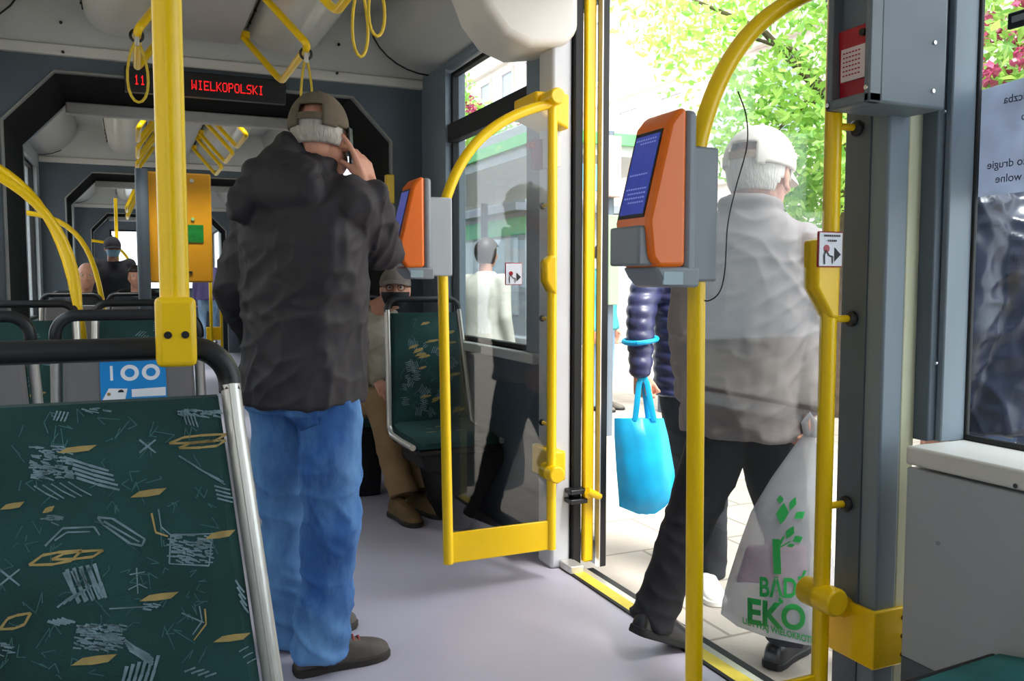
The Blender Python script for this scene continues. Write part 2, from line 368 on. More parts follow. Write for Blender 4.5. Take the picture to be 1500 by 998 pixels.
# rounded cover along the top of both walls
def cove(name, y0, y1, side):
    ring = []
    for k in range(9):
        a = math.pi / 2 * k / 8; ring.append((0.36 * math.cos(a), 0.29 * math.sin(a)))
    pts = [(0.0, 0.0)] + ring
    x = WX + 0.01 if side > 0 else LX - 0.01
    o = struct(MB().prism([V((x - side * (0.0 + p), y0, CZ - q)) for p, q in pts], (0, y1 - y0, 0)), name, CEIL)
    MB().tube([V((x - side * p, y1 - 0.004, CZ - q)) for p, q in ring], 0.007, 8).build('seal', BLKR, o)
for y0, y1 in ((3.42, 4.88), (6.0, 9.4), (10.4, 14.9), (15.9, 21.0)): cove('ceiling_cove', y0, y1, 1)
for y0, y1 in ((-2.9, 4.88), (6.0, 9.4), (10.4, 14.9), (15.9, 21.0)): cove('ceiling_cove', y0, y1, -1)

# ceiling: centre panel and two lamp covers of each car
def lamp_strip(x0, x1, y0, y1, label):
    t = thing('ceiling_lamp', label, 'lamp', ((x0 + x1) / 2, y0, 2.46), group='ceiling lamps along the aisle')
    ring = [V((x0, y0, CZ))] + [V(((x0 + x1) / 2 - (x1 - x0) / 2 * math.cos(math.pi * k / 12), y0, 2.56 - 0.12 * math.sin(math.pi * k / 12))) for k in range(13)] + [V((x1, y0, CZ))]
    MB().prism(ring, (0, y1 - y0, 0)).build('lamp_cover', DIFF, t)
    MB().box((x0 - 0.02, y0, 2.56), (x0, y1, CZ)).box((x1, y0, 2.56), (x1 + 0.02, y1, CZ)).build('side_rail', ALU, t)
    for x in (x0, x1):
        MB().box((x - 0.006, y0, 2.553), (x + 0.006, y1, 2.559)).build('seal', BLKR, t)
        for k in range(4): MB().tube([(x, y1 - 0.12 - k * 0.22, 2.556), (x, y1 - 0.12 - k * 0.22, 2.545)], 0.010, 8).build('screw', BLK, t)
for k, (y0, y1, w) in enumerate(((1.0, 4.86, 'over the standing man, '), (6.05, 9.35, 'in the car behind the first passage, '), (10.5, 14.8, 'in the car behind the second passage, '))):
    lamp_strip(-0.19, 0.14, y0, y1, 'long round pale lamp cover ' + w + 'window side')
    lamp_strip(0.60, 0.99, y0, y1, 'long round pale lamp cover ' + w + 'door side')
    struct(MB().box((0.20, y0, 2.46), (0.545, y1, CZ)), 'ceiling_panel', CEIL, bevel=0.01)
# screws on the header panel
for (x, y) in ((90, 36), (92, 76), (493, 69), (494, 107)):
    p = PY(x, y, 4.955); p.y -= 0.002 + max(0, (p.z - 2.4)) * 0.45
    tag(MB().tube([p + V((0, 0.01, 0)), p], 0.008, 8).build('screw', BLK), 'small dark screw on the pale panel above the passage', 'screw', 'screws of the panel above the passage')
# housing of the door drive
h = MB(); 
ring = [(1.66, CZ), (1.66, 2.20), (1.61, 2.14), (1.45, 2.115), (1.34, 2.15), (1.26, 2.24), (1.20, 2.38), (1.13, 2.62), (1.12, CZ)]
h.prism([V((x, 3.08, z)) for x, z in ring], (0, 0.30, 0))
hz = h.build('door_drive_housing', mat('housing_white', S(222, 218, 210), 0.4, var=0.03), bevel=0.03, seg=4)
tag(hz, 'large rounded off-white housing above the far side of the door', 'housing')
# sill of the door
yl = mat('yellow_sill', S(226, 202, 70), 0.55, var=0.12, vscale=20)
dt = thing('door_sill', 'yellow and metal sill strip along the doorway floor', 'door sill', (1.65, 2.3, 0))
MB().box((1.60, DY0 + 0.02, -0.03), (1.615, DY1, 0.006)).build('edge_strip', BLKR, dt); MB().box((1.615, DY0 + 0.02, -0.03), (1.665, DY1, 0.006)).build('yellow_strip', yl, dt, smooth=False)
MB().box((1.665, DY0 + 0.02, -0.05), (1.70, DY1, 0.0)).build('metal_strip', ALU, dt, smooth=False)
MB().box((1.70, DY0 + 0.02, -0.10), (1.76, DY1, -0.02)).build('step_edge', BLKR, dt, smooth=False)
# ------------------------------------------------------------------ seats
FAB = mat('dark_green_fabric', S(20, 60, 58), 0.9, var=0.5, vscale=4, bump=0.25, bscale=500)
FYEL = mat('fabric_print_ochre', S(160, 138, 84), 0.9, var=0.25, vscale=40)
FGRY = mat('fabric_print_grey', S(112, 134, 142), 0.9, var=0.35, vscale=40)
FDIM = mat('fabric_print_teal', S(58, 98, 98), 0.9, var=0.3, vscale=40)
SEATM = [FAB, FYEL, FGRY, FDIM]
RECL = 0.207                                        # lean of the backrest
def sy(z): return RECL * (z - 0.45)                 # front face of the backrest, local y at height z
NB = V((0, -1, RECL)).normalized(); UB = V((0, RECL, 1)).normalized()
def stroke(mb, pts, w, mi, nrm, off=0.0012):
    for a, b in zip(pts, pts[1:]):
        a, b = V(a), V(b); d = (b - a)
        if d.length < 1e-5: continue
        s_ = d.normalized().cross(nrm) * (w / 2); o = nrm * off
        vs = [mb.bm.verts.new(q) for q in (a - s_ + o, b - s_ * 0.7 + o, b + s_ * 0.7 + o, a + s_ + o)]
        mb.bm.faces.new(vs).material_index = mi
def poly(mb, pts, mi, nrm, off=0.0016):
    mb.bm.faces.new([mb.bm.verts.new(V(p) + nrm * off) for p in pts]).material_index = mi
def print_random(mb, rng, to3, nrm, u0, u1, v0, v1, k=1.0, n=26):   # ochre lozenges and grey scribbles woven into the fabric
    for i in range(n):
        u, v = rng.uniform(u0 + 0.03, u1 - 0.03), rng.uniform(v0 + 0.02, v1 - 0.02); t = rng.random()
        if t < 0.25:
            w, h = rng.uniform(0.022, 0.04) * k, rng.uniform(0.005, 0.008) * k; dy = rng.uniform(0.0, 0.008) * k
            poly(mb, [to3(u - w, v - h - dy), to3(u + w * 0.3, v - h * 0.8), to3(u + w, v + dy), to3(u + w * 0.8, v + h + dy), to3(u - w * 0.4, v + h)], 1, nrm)
        elif t < 0.65:
            a = rng.uniform(0, 3.14); L = rng.uniform(0.02, 0.045) * k; ca, sa = math.cos(a), math.sin(a)
            for j in range(rng.randint(3, 6)):
                o = (j - 2) * 0.009 * k; q = rng.uniform(-0.008, 0.008) * k
                stroke(mb, [to3(u + ca * (q - L / 2) - sa * o, v + sa * (q - L / 2) + ca * o), to3(u + ca * (q + L / 2) - sa * o, v + sa * (q + L / 2) + ca * o)], 0.004 * k, 2, nrm)
        elif t < 0.72:
            for a in (0.8, 2.3): stroke(mb, [to3(u - 0.014 * math.cos(a), v - 0.014 * math.sin(a)), to3(u + 0.014 * math.cos(a), v + 0.014 * math.sin(a))], 0.003, 2, nrm)
        else:
            p = [(u, v)]
            for j in range(5): p.append((min(u1 - .02, max(u0 + .02, p[-1][0] + rng.uniform(-0.03, 0.03) * k)), min(v1 - .02, max(v0 + .02, p[-1][1] + rng.uniform(-0.03, 0.03) * k))))
            stroke(mb, [to3(*q) for q in p], 0.0022 * k, 3, nrm)
def make_seat(label, loc, rz, group, w=0.185, flare=0.035, seed=1, base='pedestal', detail=None, top=1.035, n=26):
    rng = random.Random(seed); t = thing('tram_seat', label, 'seat', loc, rz, group)
    hw = lambda z: w + flare * (1.035 - z) / 0.5 if z < 1.035 else w
    # upholstery: slab following the lean
    mb = MB(); zs = [0.46, 0.50, 0.6, 0.7, 0.8, 0.9, top - 0.03, top]; rings = []
    for i, z in enumerate(zs):
        h_ = hw(z) - 0.018; y = sy(z); inset = 0.012 if i in (0, len(zs) - 1) else 0.0
        ring = [(-h_, y + 0.014), (-h_ + 0.014, y + 0.0 + inset * 0.5), (h_ - 0.014, y + 0.0 + inset * 0.5), (h_, y + 0.014), (h_, y + 0.035), (-h_, y + 0.035)]
        rings.append([V((a, b, z)) for a, b in ring])
    mb.rings(rings)
    to3 = lambda u, v: V((u, sy(v), v))
    if detail: detail(mb, V(loc))
    else: print_random(mb, rng, to3, NB, -w + 0.02, w - 0.02, 0.50, top - 0.01, n=n)
    mb.build('backrest', SEATM, t, local=True, smooth=True)
    # shell behind
    mb = MB(); rings = []
    for z in (0.40, 0.55, 0.8, top - 0.05, top - 0.005):
        h_ = hw(z) - 0.016; y = sy(z) + 0.037; rings.append([V((-h_, y, z)), V((h_, y, z)), V((h_ - 0.01, y + 0.022, z)), V((-h_ + 0.01, y + 0.022, z))])
    mb.rings(rings).build('back_shell', GREYP, t, local=True, bevel=0.006)
    # cushion
    mb = MB(); rings = []
    for y, z0, z1, s_ in ((0.02, 0.43, 0.49, 0.0), (-0.1, 0.42, 0.475, 0.004), (-0.3, 0.42, 0.475, 0.004), (-0.39, 0.42, 0.465, 0.0), (-0.415, 0.425, 0.45, -0.012)):
        h_ = hw(0.5) - 0.02 + s_; rings.append([V((-h_, y, z0)), V((h_, y, z0)), V((h_, y, z1 - 0.012)), V((h_ - 0.02, y, z1)), V((-h_ + 0.02, y, z1)), V((-h_, y, z1 - 0.012))])
    mb.rings(rings)
    print_random(mb, rng, lambda u, v: V((u, v, 0.4755)), V((0, 0, 1)), -w + 0.03, w - 0.03, -0.36, -0.06, n=10)
    mb.build('cushion', SEATM, t, local=True)
    MB().box((-hw(0.5) + 0.015, -0.39, 0.385), (hw(0.5) - 0.015, 0.03, 0.42)).build('pan', BLK, t, local=True, bevel=0.012)
    # ribbed aluminium side profiles
    for sd in (-1, 1):
        path = [V((sd * hw(z), sy(z) + 0.018, z)) for z in (1.05, 1.0, 0.85, 0.7, 0.55, 0.47)] + [V((sd * (hw(0.45) + 0.002), -0.03, 0.435)), V((sd * (hw(0.45) + 0.002), -0.2, 0.43)), V((sd * (hw(0.45)), -0.38, 0.43))]
        mb = MB(); mb.tube(path, 0.0145, 10)
        mb.tube([p + V((0, -0.0135, 0.003)) for p in path[:6]], 0.0045, 6)
        mb.build('side_profile', ALU, t, local=True)
    # black hand rail over the top
    zt = 1.105; yy = sy(1.06) + 0.02; r_ = 0.055
    path = [V((-w, yy - 0.004, 1.04))] + arc((-w + r_, yy, zt - r_), (-1, 0, 0), (0, 0.05, 1), r_, 0, math.pi / 2, 8) + arc((w - r_, yy, zt - r_), (0, 0.05, 1), (1, 0, 0), r_, 0, math.pi / 2, 8) + [V((w, yy - 0.004, 1.04))]
    MB().tube(path, 0.0165, 12).build('hand_rail', BLK, t, local=True)
    if base == 'pedestal':
        MB().prism([(-0.07, -0.30, 0.385), (-0.07, 0.02, 0.385), (-0.07, -0.02, 0.0), (-0.07, -0.22, 0.0)], (0.14, 0, 0)).build('base', BLK, t, local=True, bevel=0.01)
    else:                                                # wedge on the wall side
        MB().prism([(-w + 0.02, -0.39, 0.392), (w + 0.035, -0.39, 0.392), (w + 0.035, -0.39, 0.33), (0.055, -0.37, 0.012), (-0.02, -0.37, 0.012), (-0.09, -0.38, 0.29), (-w + 0.02, -0.39, 0.32)], (0, 0.36, 0)).build('base', BLKR, t, local=True, bevel=0.012)
    return t
# the nearest seat: every mark of its fabric is where the photo shows it
FGL = V((-0.06, 1.15, 0))
def fg_print(mb, loc):
    p0 = FGL + V((0, sy(0.8), 0.8))
    def q(x, y): return PP(x, y, p0, NB) - FGL
    K = 0.00093                                           # metres per pixel on the backrest
    def st(pts, w, mi=2): stroke(mb, [q(*p) for p in pts], w * K, mi, NB)
    def loz(x0, y0, x1, y1, t=8, hollow=False):
        d = [(x0, y1), (x0 + (x1 - x0) * 0.25, y0 + (y1 - y0) * 0.35), (x0 + (x1 - x0) * 0.55, y0 + (y1 - y0) * 0.15), (x1, y0), (x0 + (x1 - x0) * 0.8, y0 + (y1 - y0) * 0.7), (x0 + (x1 - x0) * 0.45, y1 - 1)]
        if hollow: st(d + [d[0]], 4, 1)
        else: poly(mb, [q(*p) for p in d], 1, NB)
    for a in ((191, 715, 244, 729), (0, 735, 36, 747), (300, 776, 345, 790), (204, 867, 262, 881), (104, 958, 172, 975), (312, 927, 367, 941), (62, 741, 80, 752), (84, 652, 142, 664)): loz(*a)
    for a in ((248, 636, 332, 650), (262, 645, 331, 657), (43, 806, 120, 828), (76, 806, 151, 820), (0, 898, 45, 922)): loz(*a, hollow=True)
    def cross(x, y, s_): st([(x - s_, y - s_ * .8), (x + s_, y + s_ * .8)], 3); st([(x - s_, y + s_ * .8), (x + s_, y - s_ * .8)], 3)
    cross(216, 654, 12); cross(14, 846, 15)
    rg = random.Random(5)
    def patch(x0, y0, x1, y1, n=40, w=2.2, skew=0):
        for i in range(n):
            x, y = rg.uniform(x0, x1), rg.uniform(y0, y1); a = rg.uniform(-0.5, 0.5)
            st([(x - 6 + skew * (y - y0), y - 2), (x + 6 * math.cos(a) + skew * (y - y0), y + 6 * math.sin(a))], w)
    def fan(x0, y0, x1, y1, n, dx, dy, w=4):
        for i in range(n):
            t = i / max(1, n - 1); x, y = x0 + (x1 - x0) * t, y0 + (y1 - y0) * t
            st([(x, y), (x + dx * 0.5, y + dy * 0.55), (x + dx * (0.9 + 0.2 * rg.random()), y + dy)], w)
    patch(48, 655, 104, 702, 95, 2.4); fan(100, 672, 112, 700, 5, 62, 18, 4); fan(50, 712, 100, 706, 5, 34, 20, 2)
    fan(98, 834, 138, 826, 5, 18, 50, 5); fan(94, 838, 130, 832, 4, 22, 44, 5); fan(84, 890, 110, 876, 4, 24, -18, 3); fan(70, 910, 90, 906, 4, 20, 6, 4)
    patch(118, 916, 182, 954, 130, 2.6, -0.2); fan(182, 938, 190, 952, 5, 36, 22, 4); fan(186, 976, 232, 960, 6, -12, 40, 5)
    patch(250, 784, 308, 826, 75, 2.4); st([(250, 784), (311, 782), (306, 829), (248, 826), (250, 784)], 2.5)
    st([(143, 758), (165, 760), (212, 790), (208, 800), (190, 796), (150, 768), (143, 758)], 3.5); st([(152, 764), (204, 794)], 3)
    st([(66, 800), (92, 774), (138, 772), (146, 784)], 3); st([(80, 792), (98, 780), (132, 779)], 2.5); patch(64, 757, 88, 768, 12, 2)
    fan(314, 712, 318, 730, 4, 24, 6, 3); fan(262, 668, 282, 680, 4, 50, 30, 2); fan(345, 850, 352, 880, 4, 12, 18, 3)
    st([(200, 832), (202, 870)], 2); st([(190, 842), (212, 838)], 2); st([(188, 864), (204, 856), (216, 862)], 2); st([(222, 752), (228, 780), (246, 786)], 3, 1); st([(232, 746), (236, 772), (250, 784)], 2)
    st([(300, 892), (302, 914), (284, 938)], 2.5, 1); st([(292, 888), (296, 910), (282, 930)], 2); fan(266, 898, 284, 906, 5, 14, 6, 2); st([(160, 892), (232, 888)], 2); patch(214, 886, 232, 896, 8, 2)
    patch(262, 602, 322, 612, 30, 2.6); fan(268, 604, 284, 608, 4, 6, 18, 2.5); fan(84, 602, 100, 604, 4, -6, 14, 2.5); patch(120, 600, 160, 606, 10, 2)
    for i in range(110):
        x, y = rg.uniform(5, 330), rg.uniform(610, 990); st([(x, y), (x + rg.uniform(-14, 14), y + rg.uniform(-16, 16)), (x + rg.uniform(-24, 24), y + rg.uniform(-20, 20))], 1.4, 3)
    fan(350, 955, 362, 972, 3, 14, -8, 2); fan(270, 984, 300, 992, 4, 18, -6, 3); patch(0, 940, 20, 960, 10, 1.6)
G_S = 'green fabric seats on the window side'
make_seat('nearest dark green patterned seat facing the viewer with a black rail and yellow pole', FGL, 0, G_S, detail=fg_print, flare=0.05)
st_seat = make_seat('seat seen from behind with grey back shell and a blue 100 sticker', (-0.015, 2.80, 0), math.pi, G_S, seed=3, flare=0.02)
make_seat('seat seen from behind at the left edge, plain grey shell without sticker', (-0.445, 2.80, 0), math.pi, G_S, seed=4, flare=0.02)
make_seat('green seat facing the viewer beyond the stickered seat, under the arched yellow rail', (-0.41, 3.90, 0), 0, G_S, seed=5, flare=0.015)
make_seat('green seat facing the viewer, mostly hidden straight behind the stickered seat', (0.03, 3.95, 0), 0, G_S, seed=6, flare=0.015)
make_seat('dark seat seen from behind in the second car, beside the window', (-0.40, 6.9, 0), math.pi, G_S, seed=8)
make_seat('dark seat seen from behind in the second car, next to the grey post', (0.02, 6.9, 0), math.pi, G_S, seed=9)
make_seat('green single seat facing the viewer beside the glass barrier', (1.385, 4.13, 0), 0, 'green fabric seats on the door side', w=0.195, flare=0.025, seed=11, base='wedge', n=60)
make_seat('seat under the seated man in the beige jacket', (1.17, 4.84, 0), 0, 'green fabric seats on the door side', w=0.19, seed=12)
# blue sticker on the grey shell  (100 in white, a little boat of a drawing under it)
def sticker():
    BLU = mat('sticker_blue', S(20, 140, 214), 0.4, var=0.08); WHT = mat('sticker_white', S(232, 236, 240), 0.4); 
    nrm = V((0, -1, -RECL)).normalized(); up = V((0, -RECL, 1)).normalized(); ux = V((1, 0, 0))
    yb = 2.80 - sy(0.95) - 0.0605; o = V((0, yb, 0.95)) + nrm * 0.001
    a = PP(146, 540, o, nrm); b = PP(244, 540, o, nrm); W_ = (b - a).x; org = V((a.x, o.y, o.z)); H = 0.145
    org = org + up * ((0.86 - 0.95))
    def q(u, v): return org + ux * (u * W_) + up * (v * H)
    t = thing('sticker', 'blue and white 100 sticker on the grey seat shell', 'sticker', q(0.5, 0))
    mb = MB(); mb.prism([q(0, 0), q(1, 0), q(0.98, 1), q(0, 1)], nrm * 0.0008); mb.build('sheet', BLU, t, smooth=False)
    mb = MB(); text_mesh(mb, '1', q(0.08, 0.42) + nrm * 0.0012, ux, up, 0.062, bold=0.008)
    mb.build('lettering', WHT, t, smooth=False)
    for cx in (0.44, 0.76):
        mb = MB(); ro, ri = 0.024, 0.013; c = q(cx, 0.56) + nrm * 0.0012
        for k in range(24):
            a0, a1 = 2 * math.pi * k / 24, 2 * math.pi * (k + 1) / 24; d = lambda r, a: c + ux * r * math.cos(a) + up * r * math.sin(a)
            mb.bm.faces.new([mb.bm.verts.new(p) for p in (d(ri, a0), d(ro, a0), d(ro, a1), d(ri, a1))])
        mb.build('lettering', WHT, t, smooth=False)
    mb = MB(); poly(mb, [q(0.02, 0.02), q(0.36, 0.02), q(0.40, 0.24), q(0.12, 0.26)], 0, nrm); mb.build('lettering', WHT, t, smooth=False)
    mb = MB(); poly(mb, [q(0.46, 0.06), q(0.98, 0.06), q(0.98, 0.24), q(0.46, 0.22)], 0, nrm); mb.build('lettering', WHT, t, smooth=False)
    mb = MB(); poly(mb, [q(0.04, 0.86), q(0.6, 0.92), q(0.62, 0.99), q(0.04, 0.99)], 0, nrm); mb.build('lettering', WHT, t, smooth=False)
    mb = MB(); mb.prism(arc(q(0.30, 0.17) + nrm * 0.002, ux, up, 0.008, 0, math.pi, 8), nrm * 0.0006); mb.build('print', INK, t, smooth=False)
    mb = MB(); mb.prism(arc(q(0.12, 0.14) + nrm * 0.002, ux, up, 0.005, 0, 2 * math.pi, 10)[:-1], nrm * 0.0006); mb.build('print', FYEL, t, smooth=False)
sticker()

# ------------------------------------------------------------------ poles and hand rails
def pole_thing(name, label, cat, path, r=0.0195, m=YEL, group=None):
    t = thing(name, label, cat, path[0], group=group); MB().tube(path, r, 16).build('tube', m, t); return t
pp = V((0.052, 1.272, 0))
t = pole_thing('hand_pole', 'thick yellow vertical pole rising from the nearest seat rail to the ceiling', 'pole', [pp + V((0, 0, 1.13)), pp + V((0, 0, CZ))], 0.0195)
MB().box(pp + V((-0.026, -0.030, 1.083)), pp + V((0.026, 0.026, 1.178))).build('clamp', YELP, t, bevel=0.008, seg=3)
for dx in (-0.011, 0.011): lab(MB().tube([pp + V((dx, -0.028, 1.127)), pp + V((dx, -0.0315, 1.127))], 0.0052, 12).build('bolt', BLK, t), 'black bolt head')
G_A = 'arched yellow hand rails along the windows'
def arch_rail(label, a, b, c, d, r=0.019): return pole_thing('arched_hand_rail', label, 'hand rail', bez(a, b, c, d, 18), r, group=G_A)
arch_rail('arched yellow rail at the left edge curving down to the first facing seat', (LX, 3.85, 1.72), (-0.40, 3.95, 1.66), (-0.21, 3.99, 1.45), (-0.215, 3.99, 1.10))
arch_rail('darker yellow rail right behind the first arched rail, ending at the hidden seat', (LX, 4.75, 1.85), (-0.42, 4.65, 1.70), (-0.20, 4.2, 1.50), (-0.19, 4.06, 0.60))
arch_rail('small arched yellow rail in the second car beside the bald passenger', (LX, 7.42, 1.72), (-0.27, 7.42, 1.70), (-0.19, 7.42, 1.40), (-0.18, 7.42, 0.0))
arch_rail('smallest arched yellow rail far ahead, near the bright end window', (LX + 0.3, 13.0, 1.75), (0.0, 13.0, 1.72), (0.09, 13.0, 1.45), (0.12, 13.0, 0.0))
t = pole_thing('grab_rail', 'short yellow grab rail on the grey bulkhead beside the phone user', 'hand rail', [V((1.405, 4.96, 1.75)), V((1.405, 5.93, 1.70))], 0.016)
MB().box((1.385, 4.955, 1.66), (1.435, 5.005, 1.83)).build('mount_plate', YELP, t, bevel=0.006)
# ceiling rails: three-sided loops with hanging straps
G_R = 'yellow ceiling rails over the aisle'
def ceil_loop(label, xo, xi, y0, y1, zt=2.45, zb=2.20, dy=0.28):
    p = [V((xi, y0 + dy, zt + 0.02)), V((xo, y0, zb)), V((xo, y1, zb)), V((xi, y1 + dy, zt + 0.02))]
    q = []
    for i, c in enumerate(p):
        if i in (1, 2):
            a = c + (p[i - 1] - c).normalized() * 0.05; b = c + (p[i + 1] - c).normalized() * 0.05; q += bez(a, a.lerp(c, .6), b.lerp(c, .6), b, 6)
        else: q.append(c)
    t = thing('ceiling_hand_rail', label, 'hand rail', p[0], group=G_R); MB().tube(q, 0.0165, 12).build('tube', YEL, t)
    for c in (p[0], p[3]): MB().tube([c + V((0, 0, 0.03)), c], 0.032, 12).build('mount', YELP, t)
    return t
ceil_loop('yellow ceiling rail above the phone user, door side, with one strap', 0.71, 0.565, 3.74, 4.46)
ceil_loop('yellow ceiling rail at the top edge of the view, two straps on it', 0.72, 0.575, 2.55, 3.24)
ceil_loop('yellow ceiling rail half hidden behind the nearest yellow pole', 0.045, 0.19, 3.78, 4.46)
for k, (y0, y1) in enumerate(((6.15, 6.75), (7.05, 7.65), (7.95, 8.55))):
    w = ('first', 'second', 'third')[k]
    ceil_loop('yellow ceiling rail of the second car, door side, %s from the passage' % w, 0.74, 0.565, y0, y1)
    ceil_loop('yellow ceiling rail of the second car, window side, %s from the passage' % w, 0.06, 0.22, y0, y1)
for k, (y0, y1) in enumerate(((10.9, 11.6), (12.2, 12.9))):
    ceil_loop('bright yellow ceiling rail far ahead, %s in the third car' % ('first', 'second')[k], -0.05, 0.12, y0, y1, zb=2.05)
pole_thing('hand_pole', 'slim yellow pole far ahead under the ceiling rails of the third car', 'pole', [V((-0.16, 10.9, 0.0)), V((-0.16, 10.9, 2.15))])
STRAP = mat('yellow_strap', S(206, 176, 40), 0.6, var=0.15, vscale=40)
def strap(label, x, y, z, L, w=0.055, split=0.0):
    t = thing('hanging_strap', label, 'strap', (x, y, z), group='yellow straps hanging from the ceiling rails')
    m = MB(); pts = []
    for k in range(21):
        a = -math.pi * 0.5 + 2 * math.pi * k / 20 + math.pi; s_ = math.sin(a / 1.0)
        u = k / 20; ph = 2 * math.pi * u
        pts.append(V((x + w * math.sin(ph) * (0.35 + 0.65 * math.sin(ph / 2)) * 0.62, y + 0.006 * math.sin(ph), z - L * (0.5 - 0.5 * math.cos(ph)))))
    m.tube(pts, 0.0055, 8); m.build('strap_loop', STRAP, t)
    lab(MB().box((x - 0.010, y - 0.008, z - 0.02), (x + 0.010, y + 0.008, z + 0.025)).build('clip', ALU, t, bevel=0.003), 'small metal clip')
    MB().tube(arc((x, y, z + 0.02), (1, 0, 0), (0, 0, 1), 0.024, 0, 2 * math.pi, 14), 0.006, 8).build('collar', BLK, t)
strap('yellow strap hanging just behind the cap of the phone user', 0.71, 3.80, 2.16, 0.30, w=0.05)
p_ = PY(528, 83, 2.92); strap('lower of two yellow straps at the top edge, nearer to the white cover', p_.x, 2.92, 2.20, 2.20 - p_.z)
p_ = PY(552, 53, 2.80); strap('higher of two yellow straps at the top edge, overlapping its neighbour', p_.x, 2.80, 2.20, 2.20 - p_.z)
p_ = PY(203, 150, 3.84); strap('yellow strap in front of the red 11 of the destination display', p_.x, 3.84, 2.17, 2.17 - p_.z, w=0.075)

# ------------------------------------------------------------------ LED display
t = thing('led_display', 'long black display with red dot lettering over the passage', 'display', (0.4, 4.94, 2.18))
lo, hi = PY(183, 140, 4.93), PY(419, 126, 4.93)
D0, D1 = V((lo.x, 4.93, 2.185)), V((hi.x, 4.985, 2.315))
MB().box(D0, D1).build('case', BLK, t, bevel=0.006)
F5 = {'1': '00100 01100 00100 00100 00100 00100 01110', 'P': '11110 10001 10001 11110 10000 10000 10000', 'L': '10000 10000 10000 10000 10000 10000 11111', '.': '00000 00000 00000 00000 00000 01100 01100',
      'W': '10001 10001 10001 10101 10101 11011 10001', 'I': '01110 00100 00100 00100 00100 00100 01110', 'E': '11111 10000 10000 11110 10000 10000 11111', 'K': '10001 10010 10100 11000 10100 10010 10001',
      'O': '01110 10001 10001 10001 10001 10001 01110', 'S': '01111 10000 10000 01110 00001 00001 11110', ' ': '00000 00000 00000 00000 00000 00000 00000'}
def led_text(s_, x0, x1, z0, hgt):
    px = (x1 - x0) / (len(s_) * 6 - 1); pz = hgt / 7
    for i, ch in enumerate(s_):
        if ch == ' ': continue
        mb = MB()
        for r_, row in enumerate(F5[ch].split()):
            for c_, b in enumerate(row):
                if b == '1':
                    a = V((x0 + (i * 6 + c_) * px, 4.929, z0 + (6 - r_) * pz)); w_ = px * 0.86; h_ = pz * 0.86
                    mb.bm.faces.new([mb.bm.verts.new(q) for q in (a, a + V((w_, 0, 0)), a + V((w_, 0, h_)), a + V((0, 0, h_)))])
        mb.build('lettering', LED, t, smooth=False)
z_ = 2.222
led_text('11', PY(197, 130, 4.93).x, PY(213, 130, 4.93).x, z_, 0.05)
led_text('PL.', PY(240, 130, 4.93).x, PY(270, 130, 4.93).x, z_, 0.05)
led_text('WIELKOPOLSKI', PY(281, 140, 4.93).x, PY(386, 140, 4.93).x, z_, 0.05)

# ------------------------------------------------------------------ ticket machine in the second car
t = thing('ticket_machine', 'flat ochre yellow ticket box with a green label behind the yellow pole', 'ticket machine', (0.36, 6.6, 1.2))
OCH = mat('ochre_paint', S(214, 150, 14), 0.4, var=0.06)
MB().box((0.10, 6.52, 1.19), (0.53, 6.72, 1.965)).build('body', OCH, t, bevel=0.012)
MB().box((0.345, 6.512, 1.475), (0.47, 6.522, 1.60)).build('label', mat('label_green', S(10, 120, 40), 0.45, var=0.25, vscale=40), t)
MB().tube([(0.40, 6.522, 1.64), (0.40, 6.508, 1.64)], 0.012, 10).build('lamp', mat('lamp_green', S(150, 200, 130), 0.3), t)
MB().tube([(0.40, 6.522, 1.91), (0.40, 6.510, 1.91)], 0.014, 10).build('lock', ALU, t)
MB().box((0.35, 6.508, 1.255), (0.39, 6.522, 1.27)).build('slot', BLK, t)
pole_thing('grey_post', 'grey post to the left of the ochre ticket box', 'post', [V((0.072, 6.45, 0)), V((0.072, 6.45, 1.97))], 0.042, WALLD)
for x in (1.28, 1.46): pole_thing('hand_pole', ('short' if x > 1.4 else 'tall') + ' thin yellow pole far ahead beside the passenger in light jeans', 'pole', [V((x, 16.4, 0)), V((x, 16.4, 1.1 if x > 1.4 else 2.2))], 0.03, group='yellow poles far ahead by the second door')
tag(MB().box((1.20, 16.5, 0.12), (1.60, 16.56, 0.36)).build('barrier_plate', YEL, bevel=0.01), 'low yellow plate far ahead next to the shoes in light jeans', 'barrier')
